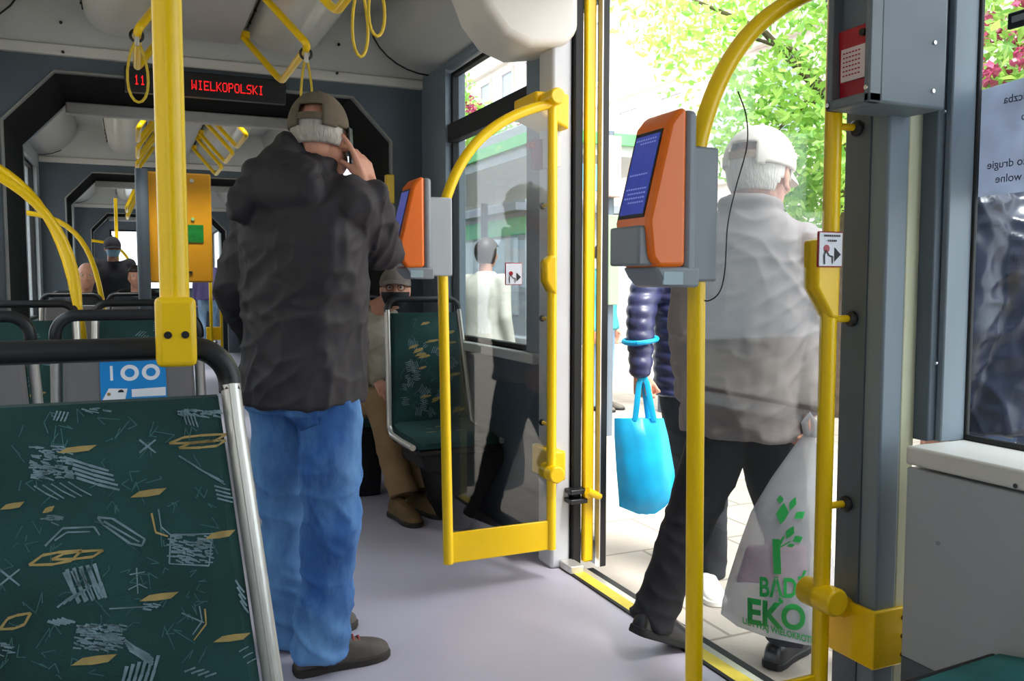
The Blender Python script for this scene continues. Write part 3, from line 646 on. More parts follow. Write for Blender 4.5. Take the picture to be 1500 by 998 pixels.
# ------------------------------------------------------------------ glass barriers with yellow frames
def barrier(label, Y, side, xpole, xpole_b, xpost, zp0, zp1, far, zc=0.44, ztop=1.885):
    t = thing('glass_barrier', label, 'barrier', (xpole_b, Y, 0), group='glass barriers beside the door')
    top = V((xpost, Y, ztop))
    archp = bez((xpole, Y, zp1), (xpole + 0.06, Y, zp1 + 0.24), (xpole + 0.19, Y, ztop - 0.07), (xpost, Y, ztop), 18)
    MB().tube([V((xpole_b, Y, 0.13)), V((xpole + 0.003, Y, zp0 + 0.01))], 0.0195, 16).build('inner_pole', YEL, t)
    MB().tube(archp, 0.0195, 16).build('arch', YEL, t)
    MB().tube([V((xpost, Y, 0.13)), V((xpost, Y, 2.35 if not far else ztop + 0.02))], 0.0195, 16).build('outer_post', YEL, t)
    d = -1 if far else 1
    MB().tube([V((xpost, Y - 0.055, zc)), V((xpost, Y + 0.055, zc))], 0.034, 20).build('knob', YELP, t, bevel=0.006)
    MB().tube([V((xpost, Y - 0.05, ztop + 0.02)), V((xpost, Y + 0.05, ztop + 0.02))], 0.032, 20).build('knob', YELP, t, bevel=0.006)
    # plate and glass
    MB().box((xpole_b, Y - 0.007, 0.13), (xpost, Y + 0.007, 0.248)).build('lower_plate', YEL, t, bevel=0.003)
    ring = [V((xpole_b + 0.015, Y - 0.003, 0.248)), V((xpost - 0.012, Y - 0.003, 0.248)), V((xpost - 0.012, Y - 0.003, ztop - 0.02))]
    ring += [V((p.x, Y - 0.003, p.z - 0.008)) for p in archp[-2:1:-1]] + [V((xpole + 0.015, Y - 0.003, zp0))]
    MB().prism(ring, (0, 0.006, 0)).build('glass_panel', GLASSB, t, smooth=False)
    # stop button lobe on the post
    zb = 1.245
    if far:
        m = MB(); ring = [V((xpost + 0.012, Y, zb - 0.10)), V((xpost - 0.018, Y, zb - 0.085)), V((xpost - 0.042, Y, zb - 0.045)), V((xpost - 0.045, Y, zb + 0.03)), V((xpost - 0.018, Y, zb + 0.055)), V((xpost + 0.012, Y, zb + 0.06))]
        m.prism([q + V((0, -0.028, 0)) for q in ring], (0, 0.056, 0)).build('button_box', YELP, t, bevel=0.012, seg=3)
        for z in (0.625, 1.05, 1.50):
            MB().tube([V((xpost, Y + 0.01, z)), V((xpost + 0.01, Y + 0.10, z))], 0.008, 8).build('stand_off', YELP, t); MB().ball((xpost + 0.01, Y + 0.105, z), 0.014, 10).build('ball_joint', BLK, t)
        sg = (xpost - 0.205, Y - 0.012, 1.185, 0.072, 0.085)
    else:
        m = MB(); ring = [V((xpost + 0.012, Y, zb - 0.135)), V((xpost - 0.012, Y, zb - 0.13)), V((xpost - 0.06, Y, zb - 0.06)), V((xpost - 0.062, Y, zb + 0.05)), V((xpost + 0.012, Y, zb + 0.06))]
        m.prism([q + V((0, -0.024, 0)) for q in ring], (0, 0.048, 0)).build('button_box', YELP, t, bevel=0.008, seg=3)
        for z in (0.66, 1.11, 1.56):
            MB().tube([V((xpost, Y, z)), V((1.566, Y - 0.002, z + 0.001))], 0.0085, 10).build('stand_off', YELP, t); MB().ball((1.568, Y - 0.002, z), (0.012, 0.02, 0.02), 10).build('ball_joint', BLK, t)
        sg = (xpost - 0.066, Y - 0.030, 1.232, 0.074, 0.082)
    x, y, z, w, h = sg
    RED = MATS['red_plastic']
    MB().box((x, y, z), (x + w, y + 0.004, z + h)).build('sign_border', RED, t, bevel=0.0018)
    b = MB().box((x + 0.003, y - 0.002, z + 0.003), (x + w - 0.003, y + 0.001, z + h - 0.003)).build('sign_face', PAPER, t, smooth=False)
    q = lambda u, v: V((x + u * w, y - 0.0025, z + v * h)); nrm = V((0, -1, 0))
    m = MB(); m.prism([q(0.64, 0.16), q(0.90, 0.36), q(0.64, 0.56)], nrm * 0.0006); m.build('arrow', INK, t, smooth=False)
    m = MB(); m.prism(arc(q(0.32, 0.52), (1, 0, 0), (0, 0, 1), w * 0.12, 0, 2 * math.pi, 14)[:-1], nrm * 0.0006); m.build('red_dot', RED, t, smooth=False)
    m = MB(); stroke(m, [q(0.30, 0.48), q(0.22, 0.34), q(0.24, 0.08)], w * 0.06, 0, nrm); stroke(m, [q(0.34, 0.42), q(0.42, 0.32), q(0.56, 0.30), q(0.56, 0.1)], w * 0.05, 0, nrm); m.build('figure_outline', INK, t, smooth=False)
    if not far:
        for v, a0, a1 in ((0.88, 0.2, 0.84), (0.74, 0.36, 0.66)):
            m = MB(); u = a0
            while u < a1: stroke(m, [q(u, v), q(u + 0.05, v)], h * 0.06, 0, nrm); u += 0.075
            m.build('lettering', INK, t, smooth=False)
    return t
FB = barrier('glass barrier with yellow frame on the far side of the door', 3.0, -1, 1.045, 1.065, 1.50, 1.23, 1.44, True)
NBR = barrier('nearer glass barrier with yellow frame and white stop sign, next to the grey pillar', 1.54, 1, 1.118, 1.132, 1.50, 1.20, 1.485, False)
# brackets holding the outer posts to the pillars
t = thing('pillar_bracket', 'yellow bracket low on the far door pillar', 'bracket', (1.54, 3.1, 0.45), group='yellow brackets on the door pillars')
MB().box((1.535, 3.055, 0.385), (1.595, 3.262, 0.51)).build('bracket_body', YELP, t, bevel=0.01)
t = thing('pillar_bracket', 'yellow bracket at the top of the far door pillar', 'bracket', (1.54, 3.1, 1.9), group='yellow brackets on the door pillars')
MB().prism([V((1.45, 3.05, 1.86)), V((1.60, 3.05, 1.80)), V((1.60, 3.05, 1.94)), V((1.45, 3.05, 1.94))], (0, 0.21, 0)).build('bracket_body', YELP, t, bevel=0.01)

# pillar beside the viewer
struct(MB().box((1.58, 1.45, 0.0), (1.645, 1.572, 2.6)), 'trim_20', WALLG, bevel=0.006)
struct(MB().box((1.645, 1.452, 0.0), (1.690, 1.56, 2.6)), 'trim_21', CREAM, bevel=0.004)
struct(MB().box((1.575, 1.50, 0.0), (1.583, 1.576, 2.6)), 'trim_22', WALLD, bevel=0.002)
t = thing('pillar_bracket', 'wide yellow bracket around the foot of the grey pillar by the pale panel', 'bracket', (1.6, 1.5, 0.36), group='yellow brackets on the door pillars')
z0, z1 = 0.285, 0.425
MB().prism([V((1.563, 1.59, z0)), V((1.563, 1.436, z0)), V((1.672, 1.436, z0)), V((1.672, 1.449, z0)), V((1.576, 1.449, z0)), V((1.576, 1.59, z0))], (0, 0, z1 - z0)).build('bracket_body', YEL, t, bevel=0.004)
MB().tube([V((1.50, 1.54, 0.44)), V((1.57, 1.53, 0.405))], 0.026, 16).build('arm', YELP, t)
for z in (0.31, 0.355, 0.40): MB().tube([V((1.655, 1.4365, z)), V((1.655, 1.432, z))], 0.006, 10).build('bolt', mat('bolt_brown', S(96, 60, 20), 0.5), t)
# emergency box with red cover
t = thing('emergency_box', 'grey box with a red emergency cover at the top of the near pillar', 'emergency box', (1.5, 1.42, 1.6))
DG = mat('box_dark_grey', S(104, 112, 118), 0.45, var=0.06)
X0, Y0_, Y1_, Z0_, Z1_ = 1.415, 1.355, 1.478, 1.575, 1.86
m = MB(); m.box((X0 + 0.03, Y0_, Z0_), (1.64, Y1_, Z1_)); m.build('housing', mat('box_blue_grey', S(98, 110, 118), 0.45, var=0.05), t, bevel=0.006)
m = MB()
for a, b in (((Y0_, Z0_), (Y1_, Z0_ + 0.022)), ((Y0_, Z1_ - 0.03), (Y1_, Z1_)), ((Y0_, Z0_), (Y0_ + 0.016, Z1_)), ((Y1_ - 0.016, Z0_), (Y1_, Z1_))): m.box((X0, a[0], a[1]), (X0 + 0.035, b[0], b[1]))
m.build('frame', DG, t, bevel=0.004)
MB().prism([V((X0 + 0.024, Y0_ + 0.016, Z0_ + 0.022)), V((X0 + 0.024, Y1_ - 0.016, Z0_ + 0.022)), V((X0 + 0.016, Y1_ - 0.016, Z0_ + 0.17)), V((X0 + 0.016, Y0_ + 0.016, Z0_ + 0.17))], (0.012, 0, 0)).build('red_cover', REDP, t, bevel=0.003)
a, b = V((X0 + 0.0145, Y1_ - 0.030, Z0_ + 0.05)), V((X0 + 0.0145, Y0_ + 0.030, Z0_ + 0.135))
MB().box((X0 + 0.0145, Y0_ + 0.028, Z0_ + 0.058), (X0 + 0.020, Y1_ - 0.028, Z0_ + 0.128)).build('label_plate', mat('label_pale', S(206, 190, 190), 0.5), t, smooth=False)
for k in range(6):
    m = MB(); yy = Y1_ - 0.034; z = Z0_ + 0.118 - k * 0.0095
    while yy > Y0_ + 0.040: stroke(m, [V((X0 + 0.0143, yy, z)), V((X0 + 0.0143, yy - 0.006, z))], 0.0036, 0, V((-1, 0, 0)), 0.0004); yy -= 0.0085
    m.build('lettering', REDP, t, smooth=False)
MB().tube([V((X0 + 0.018, Y0_ + 0.035, Z0_ + 0.152)), V((X0 + 0.010, Y0_ + 0.035, Z0_ + 0.152))], 0.008, 10).build('lock', BLK, t)
for y, z in ((Y0_ + 0.008, Z0_ + 0.03), (Y0_ + 0.008, Z1_ - 0.02), (Y1_ - 0.008, Z0_ + 0.012)): MB().tube([V((X0 + 0.002, y, z)), V((X0 - 0.003, y, z))], 0.005, 8).build('screw', CHROME, t)
for z in (1.612, 1.715): MB().tube([V((1.60, Y0_ + 0.002, z)), V((1.60, Y0_ - 0.003, z))], 0.0045, 8).build('screw', CHROME, t)
for n_, (x, y, z, d) in enumerate(((1.71, 1.405, 1.585, 'on the dark wall strip, upper'), (1.71, 1.405, 1.01, 'on the dark wall strip, lower'))):
    tag(MB().tube([V((1.7005, y, z)), V((1.6965, y, z))], 0.004, 8).build('screw', CHROME), 'tiny bright screw %s of two' % d, 'screw')
p = PX(1375, 796, 1.61); tag(MB().tube([p + V((0.002, 0, 0)), p - V((0.004, 0, 0))], 0.005, 10).build('screw', CHROME), 'single screw in the middle of the pale lower panel', 'screw')
p = PX(1489, 712, 1.605); tag(MB().tube([p + V((0.002, 0, 0)), p - V((0.004, 0, 0))], 0.005, 10).build('screw', CHROME), 'screw just under the white ledge at the right edge', 'screw')
# red hammer holder on the far pillar
t = thing('emergency_valve', 'small dark red emergency handle beside the far window', 'emergency handle', (1.53, 3.22, 1.7))
MB().box((1.52, 3.20, 1.66), (1.562, 3.245, 1.785)).build('holder', mat('dark_red', S(120, 14, 24), 0.4), t, bevel=0.006)
MB().tube([V((1.515, 3.21, 1.755)), V((1.49, 3.20, 1.755))], 0.014, 10).build('knob', REDP, t)
MB().box((1.548, 3.118, 1.66), (1.60, 3.19, 1.785)).build('plate', WHITE, t, bevel=0.004)

# ------------------------------------------------------------------ ticket validators
def validator(label, Y, xp, z0, far, k=1.0):
    # the front leans back and looks towards the aisle; Y is the barrier's plane, xp the pole
    t = thing('ticket_validator', label, 'ticket validator', (xp, Y, z0), group='orange ticket validators on the barrier poles')
    ya, yb = Y - 0.095, Y + 0.032
    q = lambda u, z, y: V((xp - u, y, z0 + z))
    prof = [(0.106, 0.034), (0.172, 0.030), (0.190, 0.050), (0.199, 0.125), (0.150, 0.322), (0.128, 0.349), (0.106, 0.354)]
    MB().prism([q(u, z, ya) for u, z in prof], (0, yb - ya, 0)).build('front_housing', ORANGE, t, bevel=0.013, seg=4)
    MB().box(q(0.212, 0.036, ya + 0.012), q(0.176, 0.116, yb - 0.002)).build('card_reader', GREYV, t, bevel=0.005)
    a, b = V((0.152, 0, 0.316)), V((0.198, 0, 0.131)); no_ = V((-(a.z - b.z), 0, (b.x - a.x))).normalized()
    def fpt(s_, y, o=0.0): u = a.x + (b.x - a.x) * s_; z = a.z + (b.z - a.z) * s_; return q(u, z, y) + V((no_.x, 0, no_.z)) * o
    MB().prism([fpt(0.03, ya + 0.016, -0.004), fpt(0.99, ya + 0.016, -0.004), fpt(0.99, yb - 0.013, -0.004), fpt(0.03, yb - 0.013, -0.004)], no_ * 0.0055).build('bezel', BLK, t, smooth=False)
    MB().prism([fpt(0.07, ya + 0.021, 0.001), fpt(0.95, ya + 0.021, 0.001), fpt(0.95, yb - 0.018, 0.001), fpt(0.07, yb - 0.018, 0.001)], no_ * 0.0012).build('screen', SCREEN, t, smooth=False)
    if not far:
        PALE = MATS.get('screen_text') or mat('screen_text', S(120, 130, 190), 0.3, emit=S(120, 130, 190), estr=0.12)
        for s_, y0, y1 in ((0.11, 0.03, 0.10), (0.15, 0.03, 0.085), (0.5, 0.035, 0.095), (0.66, 0.028, 0.10), (0.71, 0.028, 0.09), (0.76, 0.028, 0.10), (0.81, 0.028, 0.085)):
            m = MB(); y = ya + y0
            while y < ya + y1:
                m.bm.faces.new([m.bm.verts.new(p) for p in (fpt(s_, y, 0.003), fpt(s_ + 0.018, y, 0.003), fpt(s_ + 0.018, y + 0.006, 0.003), fpt(s_, y + 0.006, 0.003))]); y += 0.0085
            m.build('screen_lettering', PALE, t, smooth=False)
    # grey back and foot
    MB().box(q(0.108, 0.012, ya + 0.003), q(0.078, 0.350, yb)).build('back_shell', GREYV, t, bevel=0.012, seg=3)
    MB().prism([q(0.178, 0.034, ya + 0.002), q(0.07, 0.034, ya + 0.002), q(0.07, -0.008, ya + 0.002), q(0.145, -0.008, ya + 0.002), q(0.165, 0.012, ya + 0.002)], (0, yb - ya, 0)).build('foot', GREYV, t, bevel=0.006)
    MB().box(q(0.158, -0.002, ya + 0.001), q(0.112, 0.024, ya + 0.006)).build('type_plate', mat('plate_pale_blue', S(150, 172, 180), 0.4), t, smooth=False)
    # bracket clasping the pole
    MB().box(V((xp - 0.082, Y - 0.030, z0 + 0.004)), V((xp + 0.022, Y + 0.030, z0 + 0.290))).build('pole_bracket', GREYV if not far else PANEL, t, bevel=0.006)
    return t
validator('larger orange validator with a blue screen in the middle of the doorway', 1.54, 1.132, 1.195, False)
validator('smaller orange validator beside the elbow of the phone user', 3.0, 1.055, 1.215, True)

# ------------------------------------------------------------------ far door leaf, slid along the outside
t = thing('door_leaf', 'open door leaf at the far side, yellow and black upright edges', 'door leaf', (1.76, 3.4, 0.02))
MB().box((1.755, 3.06, 0.0), (1.79, 3.105, 2.40)).build('rubber_edge', BLKR, t, bevel=0.006)
MB().box((1.752, 3.056, 0.0), (1.757, 3.09, 2.40)).build('edge_profile', ALU, t, smooth=False)
MB().box((1.695, 3.085, 0.02), (1.742, 3.115, 2.40)).build('yellow_profile', YEL, t, bevel=0.008)
MB().box((1.76, 3.105, 0.0), (1.79, 3.72, 0.10)).box((1.76, 3.105, 2.34), (1.79, 3.72, 2.40)).box((1.76, 3.68, 0.0), (1.79, 3.72, 2.4)).build('frame', WALLD, t)
MB().box((1.772, 3.10, 0.09), (1.778, 3.69, 2.35)).build('glass_panel', GLASSC, t, smooth=False)
MB().tube([V((1.69, 3.05, 0.335)), V((1.76, 3.07, 0.30))], 0.016, 12).build('handle', YELP, t)
for z in (0.30, 0.34): MB().box((1.62, 3.06, z - 0.02), (1.70, 3.12, z)).build('hinge', BLK, t, bevel=0.004)
struct(MB().box((1.652, 3.10, 0.0), (1.69, 3.25, 2.42)), 'trim_23', BLKR, bevel=0.004)
t = thing('door_guide', 'small metal floor guide at the far end of the door sill', 'door guide', (1.62, 3.1, 0))
MB().box((1.60, 3.02, 0.0), (1.66, 3.12, 0.035)).build('guide_rail', ALU, t, bevel=0.004)

# ------------------------------------------------------------------ the near window: notice, catch; cushion at the lower right corner
t = thing('notice', 'white paper notice on the right window, its lettering seen in mirror image', 'notice', (1.78, 1.2, 1.4))
XN = 1.813
pa, pb, pc = PX(1432, 134, XN), PX(1432, 289, XN), PX(1640, 95, XN)
yA, yB = pa.y, pa.y - 0.30
sl = 0.0
m = MB(); m.prism([V((XN, yA, pa.z)), V((XN, yA, pb.z)), V((XN, yB, pb.z + 0.005)), V((XN, yB, pa.z + 0.02))], (0.001, 0, 0)).build('sheet', film_mat('notice_paper', S(214, 220, 236), 0.93, trl=0.45), t, smooth=False)
INKB = mat('ink_through_paper', S(86, 92, 112), 0.7)
def mirrored(txt, x_end, y_px, h):                           # writing on the other side of the sheet: runs right to left
    e = PX(x_end, y_px, XN - 0.0008); m = MB(); text_mesh(m, txt, (0, 0, 0), V((0, 1, 0)), V((0, 0, 1)), h, bold=0.008)
    w = max(v.co.y for v in m.bm.verts)
    for v in m.bm.verts: v.co = V((e.x, e.y + v.co.y - w, e.z + v.co.z))
    m.build('lettering', INKB, t, smooth=False)
mirrored('liczba', 1470, 152, 0.026); mirrored('lub', 1496, 176, 0.024); mirrored('miejsca co drugie', 1446, 248, 0.026); mirrored('jest wolne', 1458, 268, 0.026)
t = thing('window_catch', 'dark rounded catch at the top of the right window', 'window catch', (1.775, 1.15, 1.76))
p = PX(1478, 45, 1.773); p2 = PX(1540, 18, 1.773)
MB().box(V((1.765, p2.y, p.z)), V((1.774, p.y, p.z + 0.036))).build('catch_plate', BLK, t, bevel=0.004)
MB().box(V((1.762, p2.y + 0.01, p.z + 0.012)), V((1.766, p.y - 0.012, p.z + 0.026))).build('inset', GREYV, t, bevel=0.002)
# the seat beside the viewer, only the corner of its cushion shows
t = thing('tram_seat', 'green cushion corner in the lower right corner under the pale panel', 'seat', (1.35, 0.9, 0))
p = PZ(1400, 990, 0.47)
m = MB(); rings = []
for y, dz, dx in ((1.135, -0.05, 0.0), (1.12, -0.012, 0.0), (1.07, 0.0, 0.0), (0.9, 0.0, 0), (0.72, 0.0, 0.0)):
    rings.append([V((1.22, y - 0.02, 0.36)), V((1.60, y, 0.36)), V((1.60, y, 0.455 + dz)), V((1.56, y, 0.47 + dz)), V((1.27, y - 0.02, 0.47 + dz)), V((1.22, y - 0.02, 0.45 + dz))])
m.rings(rings); print_random(m, random.Random(21), lambda u, v: V((u, v, 0.4705)), V((0, 0, 1)), 1.26, 1.58, 0.75, 1.08, n=14)
TEALF = mat('teal_fabric', S(34, 104, 104), 0.9, var=0.25, vscale=8, bump=0.2, bscale=500)
m.build('cushion', [TEALF, FYEL, FGRY, FDIM], t); MB().tube([V((1.24, 1.14, 0.42)), V((1.60, 1.16, 0.42))], 0.014, 10).build('front_edge', BLK, t)
MB().box((1.25, 0.70, 0.0), (1.58, 1.10, 0.36)).build('base', BLK, t, bevel=0.01)

t = thing('cable', 'thin dark cable looping from the yellow arch down to the nearer orange validator', 'cable', PY(1081, 136, 1.54))
MB().tube(cat_rom([PY(1081, 134, 1.53), PY(1093, 170, 1.50), PY(1094, 215, 1.49), PY(1078, 275, 1.49), PY(1066, 330, 1.49), PY(1062, 395, 1.49), PY(1054, 428, 1.50), PY(1036, 441, 1.52), PY(1020, 432, 1.53)], 6), 0.0016, 6).build('wire', BLK, t)
# ------------------------------------------------------------------ outside
def leaf_cloud(mb, rng, centers, n, size, squash=0.5, droop=0.0):
    for i in range(n):
        c, r = centers[rng.randrange(len(centers))]
        while True:
            d = V((rng.uniform(-1, 1), rng.uniform(-1, 1), rng.uniform(-1, 1)))
            if 0.15 < d.length < 1: break
        p = V(c) + V((d.x * r[0], d.y * r[1], d.z * r[2]))
        a = V((rng.gauss(0, 1), rng.gauss(0, 1), rng.gauss(0, 0.6) - droop)).normalized(); b = a.orthogonal().normalized()
        b = (b * math.cos(t_ := rng.uniform(0, 6.28)) + a.cross(b) * math.sin(t_)); s_ = size * rng.uniform(0.6, 1.3)
        vs = [mb.bm.verts.new(q) for q in (p - a * s_, p - b * s_ * squash + a.cross(b) * s_ * 0.12, p + a * s_, p + b * s_ * squash + a.cross(b) * s_ * 0.12)]
        mb.bm.faces.new(vs)
BARK = mat('bark', S(92, 78, 66), 0.9, var=0.3, vscale=14, bump=0.6, bscale=30)
LEAF = film_mat('leaf_light_green', S(176, 216, 104), 1.0, trl=0.5); LEAFD = film_mat('leaf_green', S(134, 190, 84), 1.0, trl=0.4)
PINK = film_mat('blossom_pink', S(196, 84, 122), 1.0, trl=0.4)
def tree(label, base, crown, n, size, trunk_top, blossoms=0, seed=1, r=0.12):
    rng = random.Random(seed); t = thing('tree', label, 'tree', base)
    b = V(base); top = V(trunk_top)
    m = MB(); m.tube([b, b.lerp(top, 0.5) + V((0.05, -0.04, 0)), top], [r, r * 0.75, r * 0.5], 12); m.build('trunk', BARK, t)
    for c, rr in crown[:7]:
        MB().tube([top - V((0, 0, 0.15)), top.lerp(V(c), 0.5) + V((0, 0, 0.15)), V(c)], [r * 0.4, r * 0.25, r * 0.08], 8).build('branch', BARK, t)
    m = MB(); leaf_cloud(m, rng, crown, n, size, droop=0.5); f = m.build('foliage', LEAF, t, smooth=False)
    m = MB(); leaf_cloud(m, rng, crown, n // 3, size, droop=0.5); m.build('foliage', LEAFD, t, smooth=False)
    if blossoms:
        m = MB(); cl = []
        for i in range(blossoms):
            c, rr = crown[rng.randrange(len(crown))]; d = V((rng.gauss(0, 1), rng.gauss(0, 1), rng.gauss(0, 1))).normalized()
            cl.append((V(c) + V((d.x * rr[0], d.y * rr[1], d.z * rr[2])), (size * 1.5,) * 3))
        leaf_cloud(m, rng, cl, blossoms * 34, size * 0.55, squash=0.9); m.build('blossoms', PINK, t, smooth=False)
    return t
tree('fresh green tree with hanging leaves beyond the doorway, above the white cap', (6.3, 6.25, ZG),
     [((5.9, 6.1, 4.3), (1.3, 1.3, 1.0)), ((5.3, 6.6, 3.5), (0.9, 1.0, 0.9)), ((5.5, 5.7, 2.8), (0.75, 0.7, 0.75)), ((5.9, 5.9, 2.35), (0.6, 0.5, 0.55)), ((5.3, 6.2, 2.5), (0.55, 0.6, 0.55)), ((4.8, 6.9, 3.9), (0.7, 0.8, 0.7)), ((5.2, 5.6, 4.0), (0.9, 0.8, 0.7)), ((5.7, 6.3, 1.95), (0.4, 0.45, 0.3))], 5600, 0.05, (6.1, 6.15, 2.9), seed=2)
tree('pink blossoming tree seen through the right window above the paper notice', (6.6, 4.2, ZG),
     [((5.8, 4.0, 3.0), (0.9, 0.8, 0.9)), ((5.4, 3.7, 2.4), (0.7, 0.6, 0.6)), ((6.2, 3.6, 2.5), (0.8, 0.8, 0.7)), ((6.3, 4.3, 3.6), (0.8, 0.7, 0.7))], 3500, 0.05, (6.4, 4.1, 2.1), blossoms=230, seed=3, r=0.09)
tree('pink blossoming tree far behind the shelter roof, in the small upper window', (5.2, 15.6, ZG),
     [((5.0, 15.4, 4.6), (1.0, 1.2, 1.0)), ((5.6, 16.3, 4.2), (1.0, 1.0, 0.9)), ((4.7, 14.9, 3.8), (0.8, 0.8, 0.7)), ((6.3, 15.8, 3.9), (1.0, 1.0, 0.8))], 3500, 0.07, (5.2, 15.6, 3.3), blossoms=130, seed=4)
# shelter of the tram stop
t = thing('stop_shelter', 'tram stop shelter with a flat pale roof and a green stripe', 'shelter', (4.2, 10, ZG))
SHG = mat('shelter_grey', S(176, 182, 182), 0.5, var=0.04); SHS = mat('shelter_green', S(96, 206, 110), 0.4, var=0.05)
MB().box((3.34, 6.94, 2.56), (5.1, 14.2, 2.66)).build('roof', SHG, t, bevel=0.01)
MB().box((3.325, 6.925, 2.46), (5.115, 14.215, 2.56)).build('green_fascia', SHS, t, smooth=False)
MB().box((3.36, 6.96, 2.36), (5.08, 14.18, 2.46)).build('ceiling', SHG, t, smooth=False)
for y in (7.2, 9.6, 12.0, 13.9): MB().box((4.82, y - 0.04, ZG), (4.90, y + 0.04, 2.36)).build('post', WALLD, t)
for y in (7.3, 9.7, 12.1): MB().box((4.855, y, 0.2), (4.865, y + 2.2, 2.1)).build('glass_panel', GLASSC, t, smooth=False)
MB().box((4.35, 9.8, 0.28), (4.75, 12.0, 0.33)).build('bench', mat('bench_wood', S(150, 112, 72), 0.6), t, bevel=0.008)
# stop post
t = thing('stop_post', 'grey tram stop post with a brownish board and a small blue sign', 'stop post', (5.2, 8.9, ZG))
b = PY(891, 400, 6.3); x, y = b.x, b.y
t.location = (x, y, ZG)
MB().tube([(x, y, ZG), (x, y, 2.45)], 0.045, 12).build('post', WALLD, t)
MB().box((x - 0.06, y - 0.10, 1.9), (x + 0.06, y + 0.02, 2.4)).build('board', mat('board_brown', S(176, 152, 140), 0.5), t, bevel=0.006)
MB().box((x - 0.05, y - 0.09, 1.0), (x + 0.05, y - 0.02, 1.75)).build('timetable', mat('timetable_green', S(118, 140, 112), 0.5), t, bevel=0.006)
MB().box((x - 0.30, y - 0.02, 1.95), (x - 0.07, y + 0.02, 2.17)).build('small_sign', mat('sign_blue', S(120, 190, 224), 0.4), t, bevel=0.004)
# pale apartment house across the road
t = thing('apartment_house', 'long pale stone apartment house across the road', 'building', (16, 20, 0))
STONE = mat('pale_stone', S(226, 216, 206), 0.8, var=0.06, vscale=1.2); WINP = mat('window_pane_dark', S(170, 176, 182), 0.2, var=0.1)
MB().box((17.0, 2, -0.2), (24, 62, 17)).build('wall', STONE, t, smooth=False)
for z in (4.2, 8.0, 11.8, 15.6, 17.0): MB().box((16.7, 2, z), (17.0, 62, z + 0.3)).build('cornice', STONE, t, bevel=0.03)
k = 0
for fl, z in enumerate((1.0, 5.2, 9.0, 12.8)):
    for i in range(19):
        y = 8.0 + i * 2.8
        f = MB().box((16.86, y - 0.75, z - 0.15), (17.0, y + 0.75, z)).box((16.86, y - 0.75, z + 2.3), (17.0, y + 0.75, z + 2.5)).box((16.9, y - 0.75, z), (17.0, y - 0.6, z + 2.3)).box((16.9, y + 0.6, z), (17.0, y + 0.75, z + 2.3)).build('window', STONE, t)
        MB().box((16.95, y - 0.6, z), (17.01, y + 0.6, z + 2.3)).build('window_pane', WINP, f, smooth=False)
t = thing('shop_front', 'grey kiosk front on the pavement behind the walking woman', 'kiosk', (7.2, 17, ZG))
MB().box((7.2, 15.6, ZG), (9.6, 21.5, 2.9)).build('wall', mat('kiosk_grey', S(150, 152, 158), 0.6, var=0.06), t, bevel=0.02)
for y in (15.9, 17.8, 19.7): MB().box((7.17, y, 0.5), (7.21, y + 1.5, 2.1)).build('window', WINP, t, bevel=0.01)
MB().box((6.9, 15.4, 2.6), (9.8, 21.7, 2.75)).build('roof', mat('kiosk_roof', S(120, 124, 132), 0.5), t)
MB().box((7.18, 15.58, 2.15), (7.2, 21.5, 2.5)).build('fascia', mat('kiosk_green', S(50, 170, 96), 0.5), t)
# low wall / parked white van by the road
t = thing('van', 'white parked van on the road, seen between yellow post and grey pillar', 'van', (11.6, 10.6, -0.2))
VW = mat('van_white', S(226, 228, 230), 0.3, var=0.02, coat=0.4)
ring = [(8.6, 0.25), (8.5, 0.8), (8.75, 1.05), (9.4, 1.25), (9.9, 2.15), (10.2, 2.25), (13.2, 2.25), (13.35, 2.1), (13.4, 0.3), (13.2, 0.2)]
MB().prism([V((10.7, y, z)) for y, z in ring], (1.9, 0, 0)).build('body', VW, t, bevel=0.06, seg=3)
MB().prism([V((10.69, 9.65, 1.3)), V((10.69, 10.0, 2.0)), V((10.69, 10.75, 2.0)), V((10.69, 10.75, 1.3))], (0.02, 0, 0)).build('window', WINP, t)
for y in (9.35, 12.5):
    w = MB().tube([(10.66, y, 0.13), (10.9, y, 0.13)], 0.33, 24).build('wheel', BLKR, t, bevel=0.03); MB().tube([(10.65, y, 0.13), (10.68, y, 0.13)], 0.19, 20).build('hub_cap', ALU, w)
MB().box((10.68, 8.5, 0.45), (10.72, 9.0, 0.62)).build('bumper', BLK, t)

# house added across the street to cut sky light through the left windows
t = thing('apartment_house', 'plastered house added across the street to block light from the left windows', 'building', (-9, -2, 0))
BRK = mat('pale_plaster', S(190, 178, 166), 0.85, var=0.15, vscale=3)
MB().box((-16, -16, -0.2), (-7.5, 13, 7)).build('wall', BRK, t, smooth=False)
for z in (1.0, 4.4):
    for i in range(8):
        y = -12 + i * 3.1
        f = MB().box((-7.5, y - 0.7, z - 0.1), (-7.38, y + 0.7, z)).box((-7.5, y - 0.7, z + 1.9), (-7.42, y + 0.7, z + 2.05)).build('window', STONE, t)
        MB().box((-7.49, y - 0.6, z), (-7.46, y + 0.6, z + 1.9)).build('window_pane', WINP, f, smooth=False)
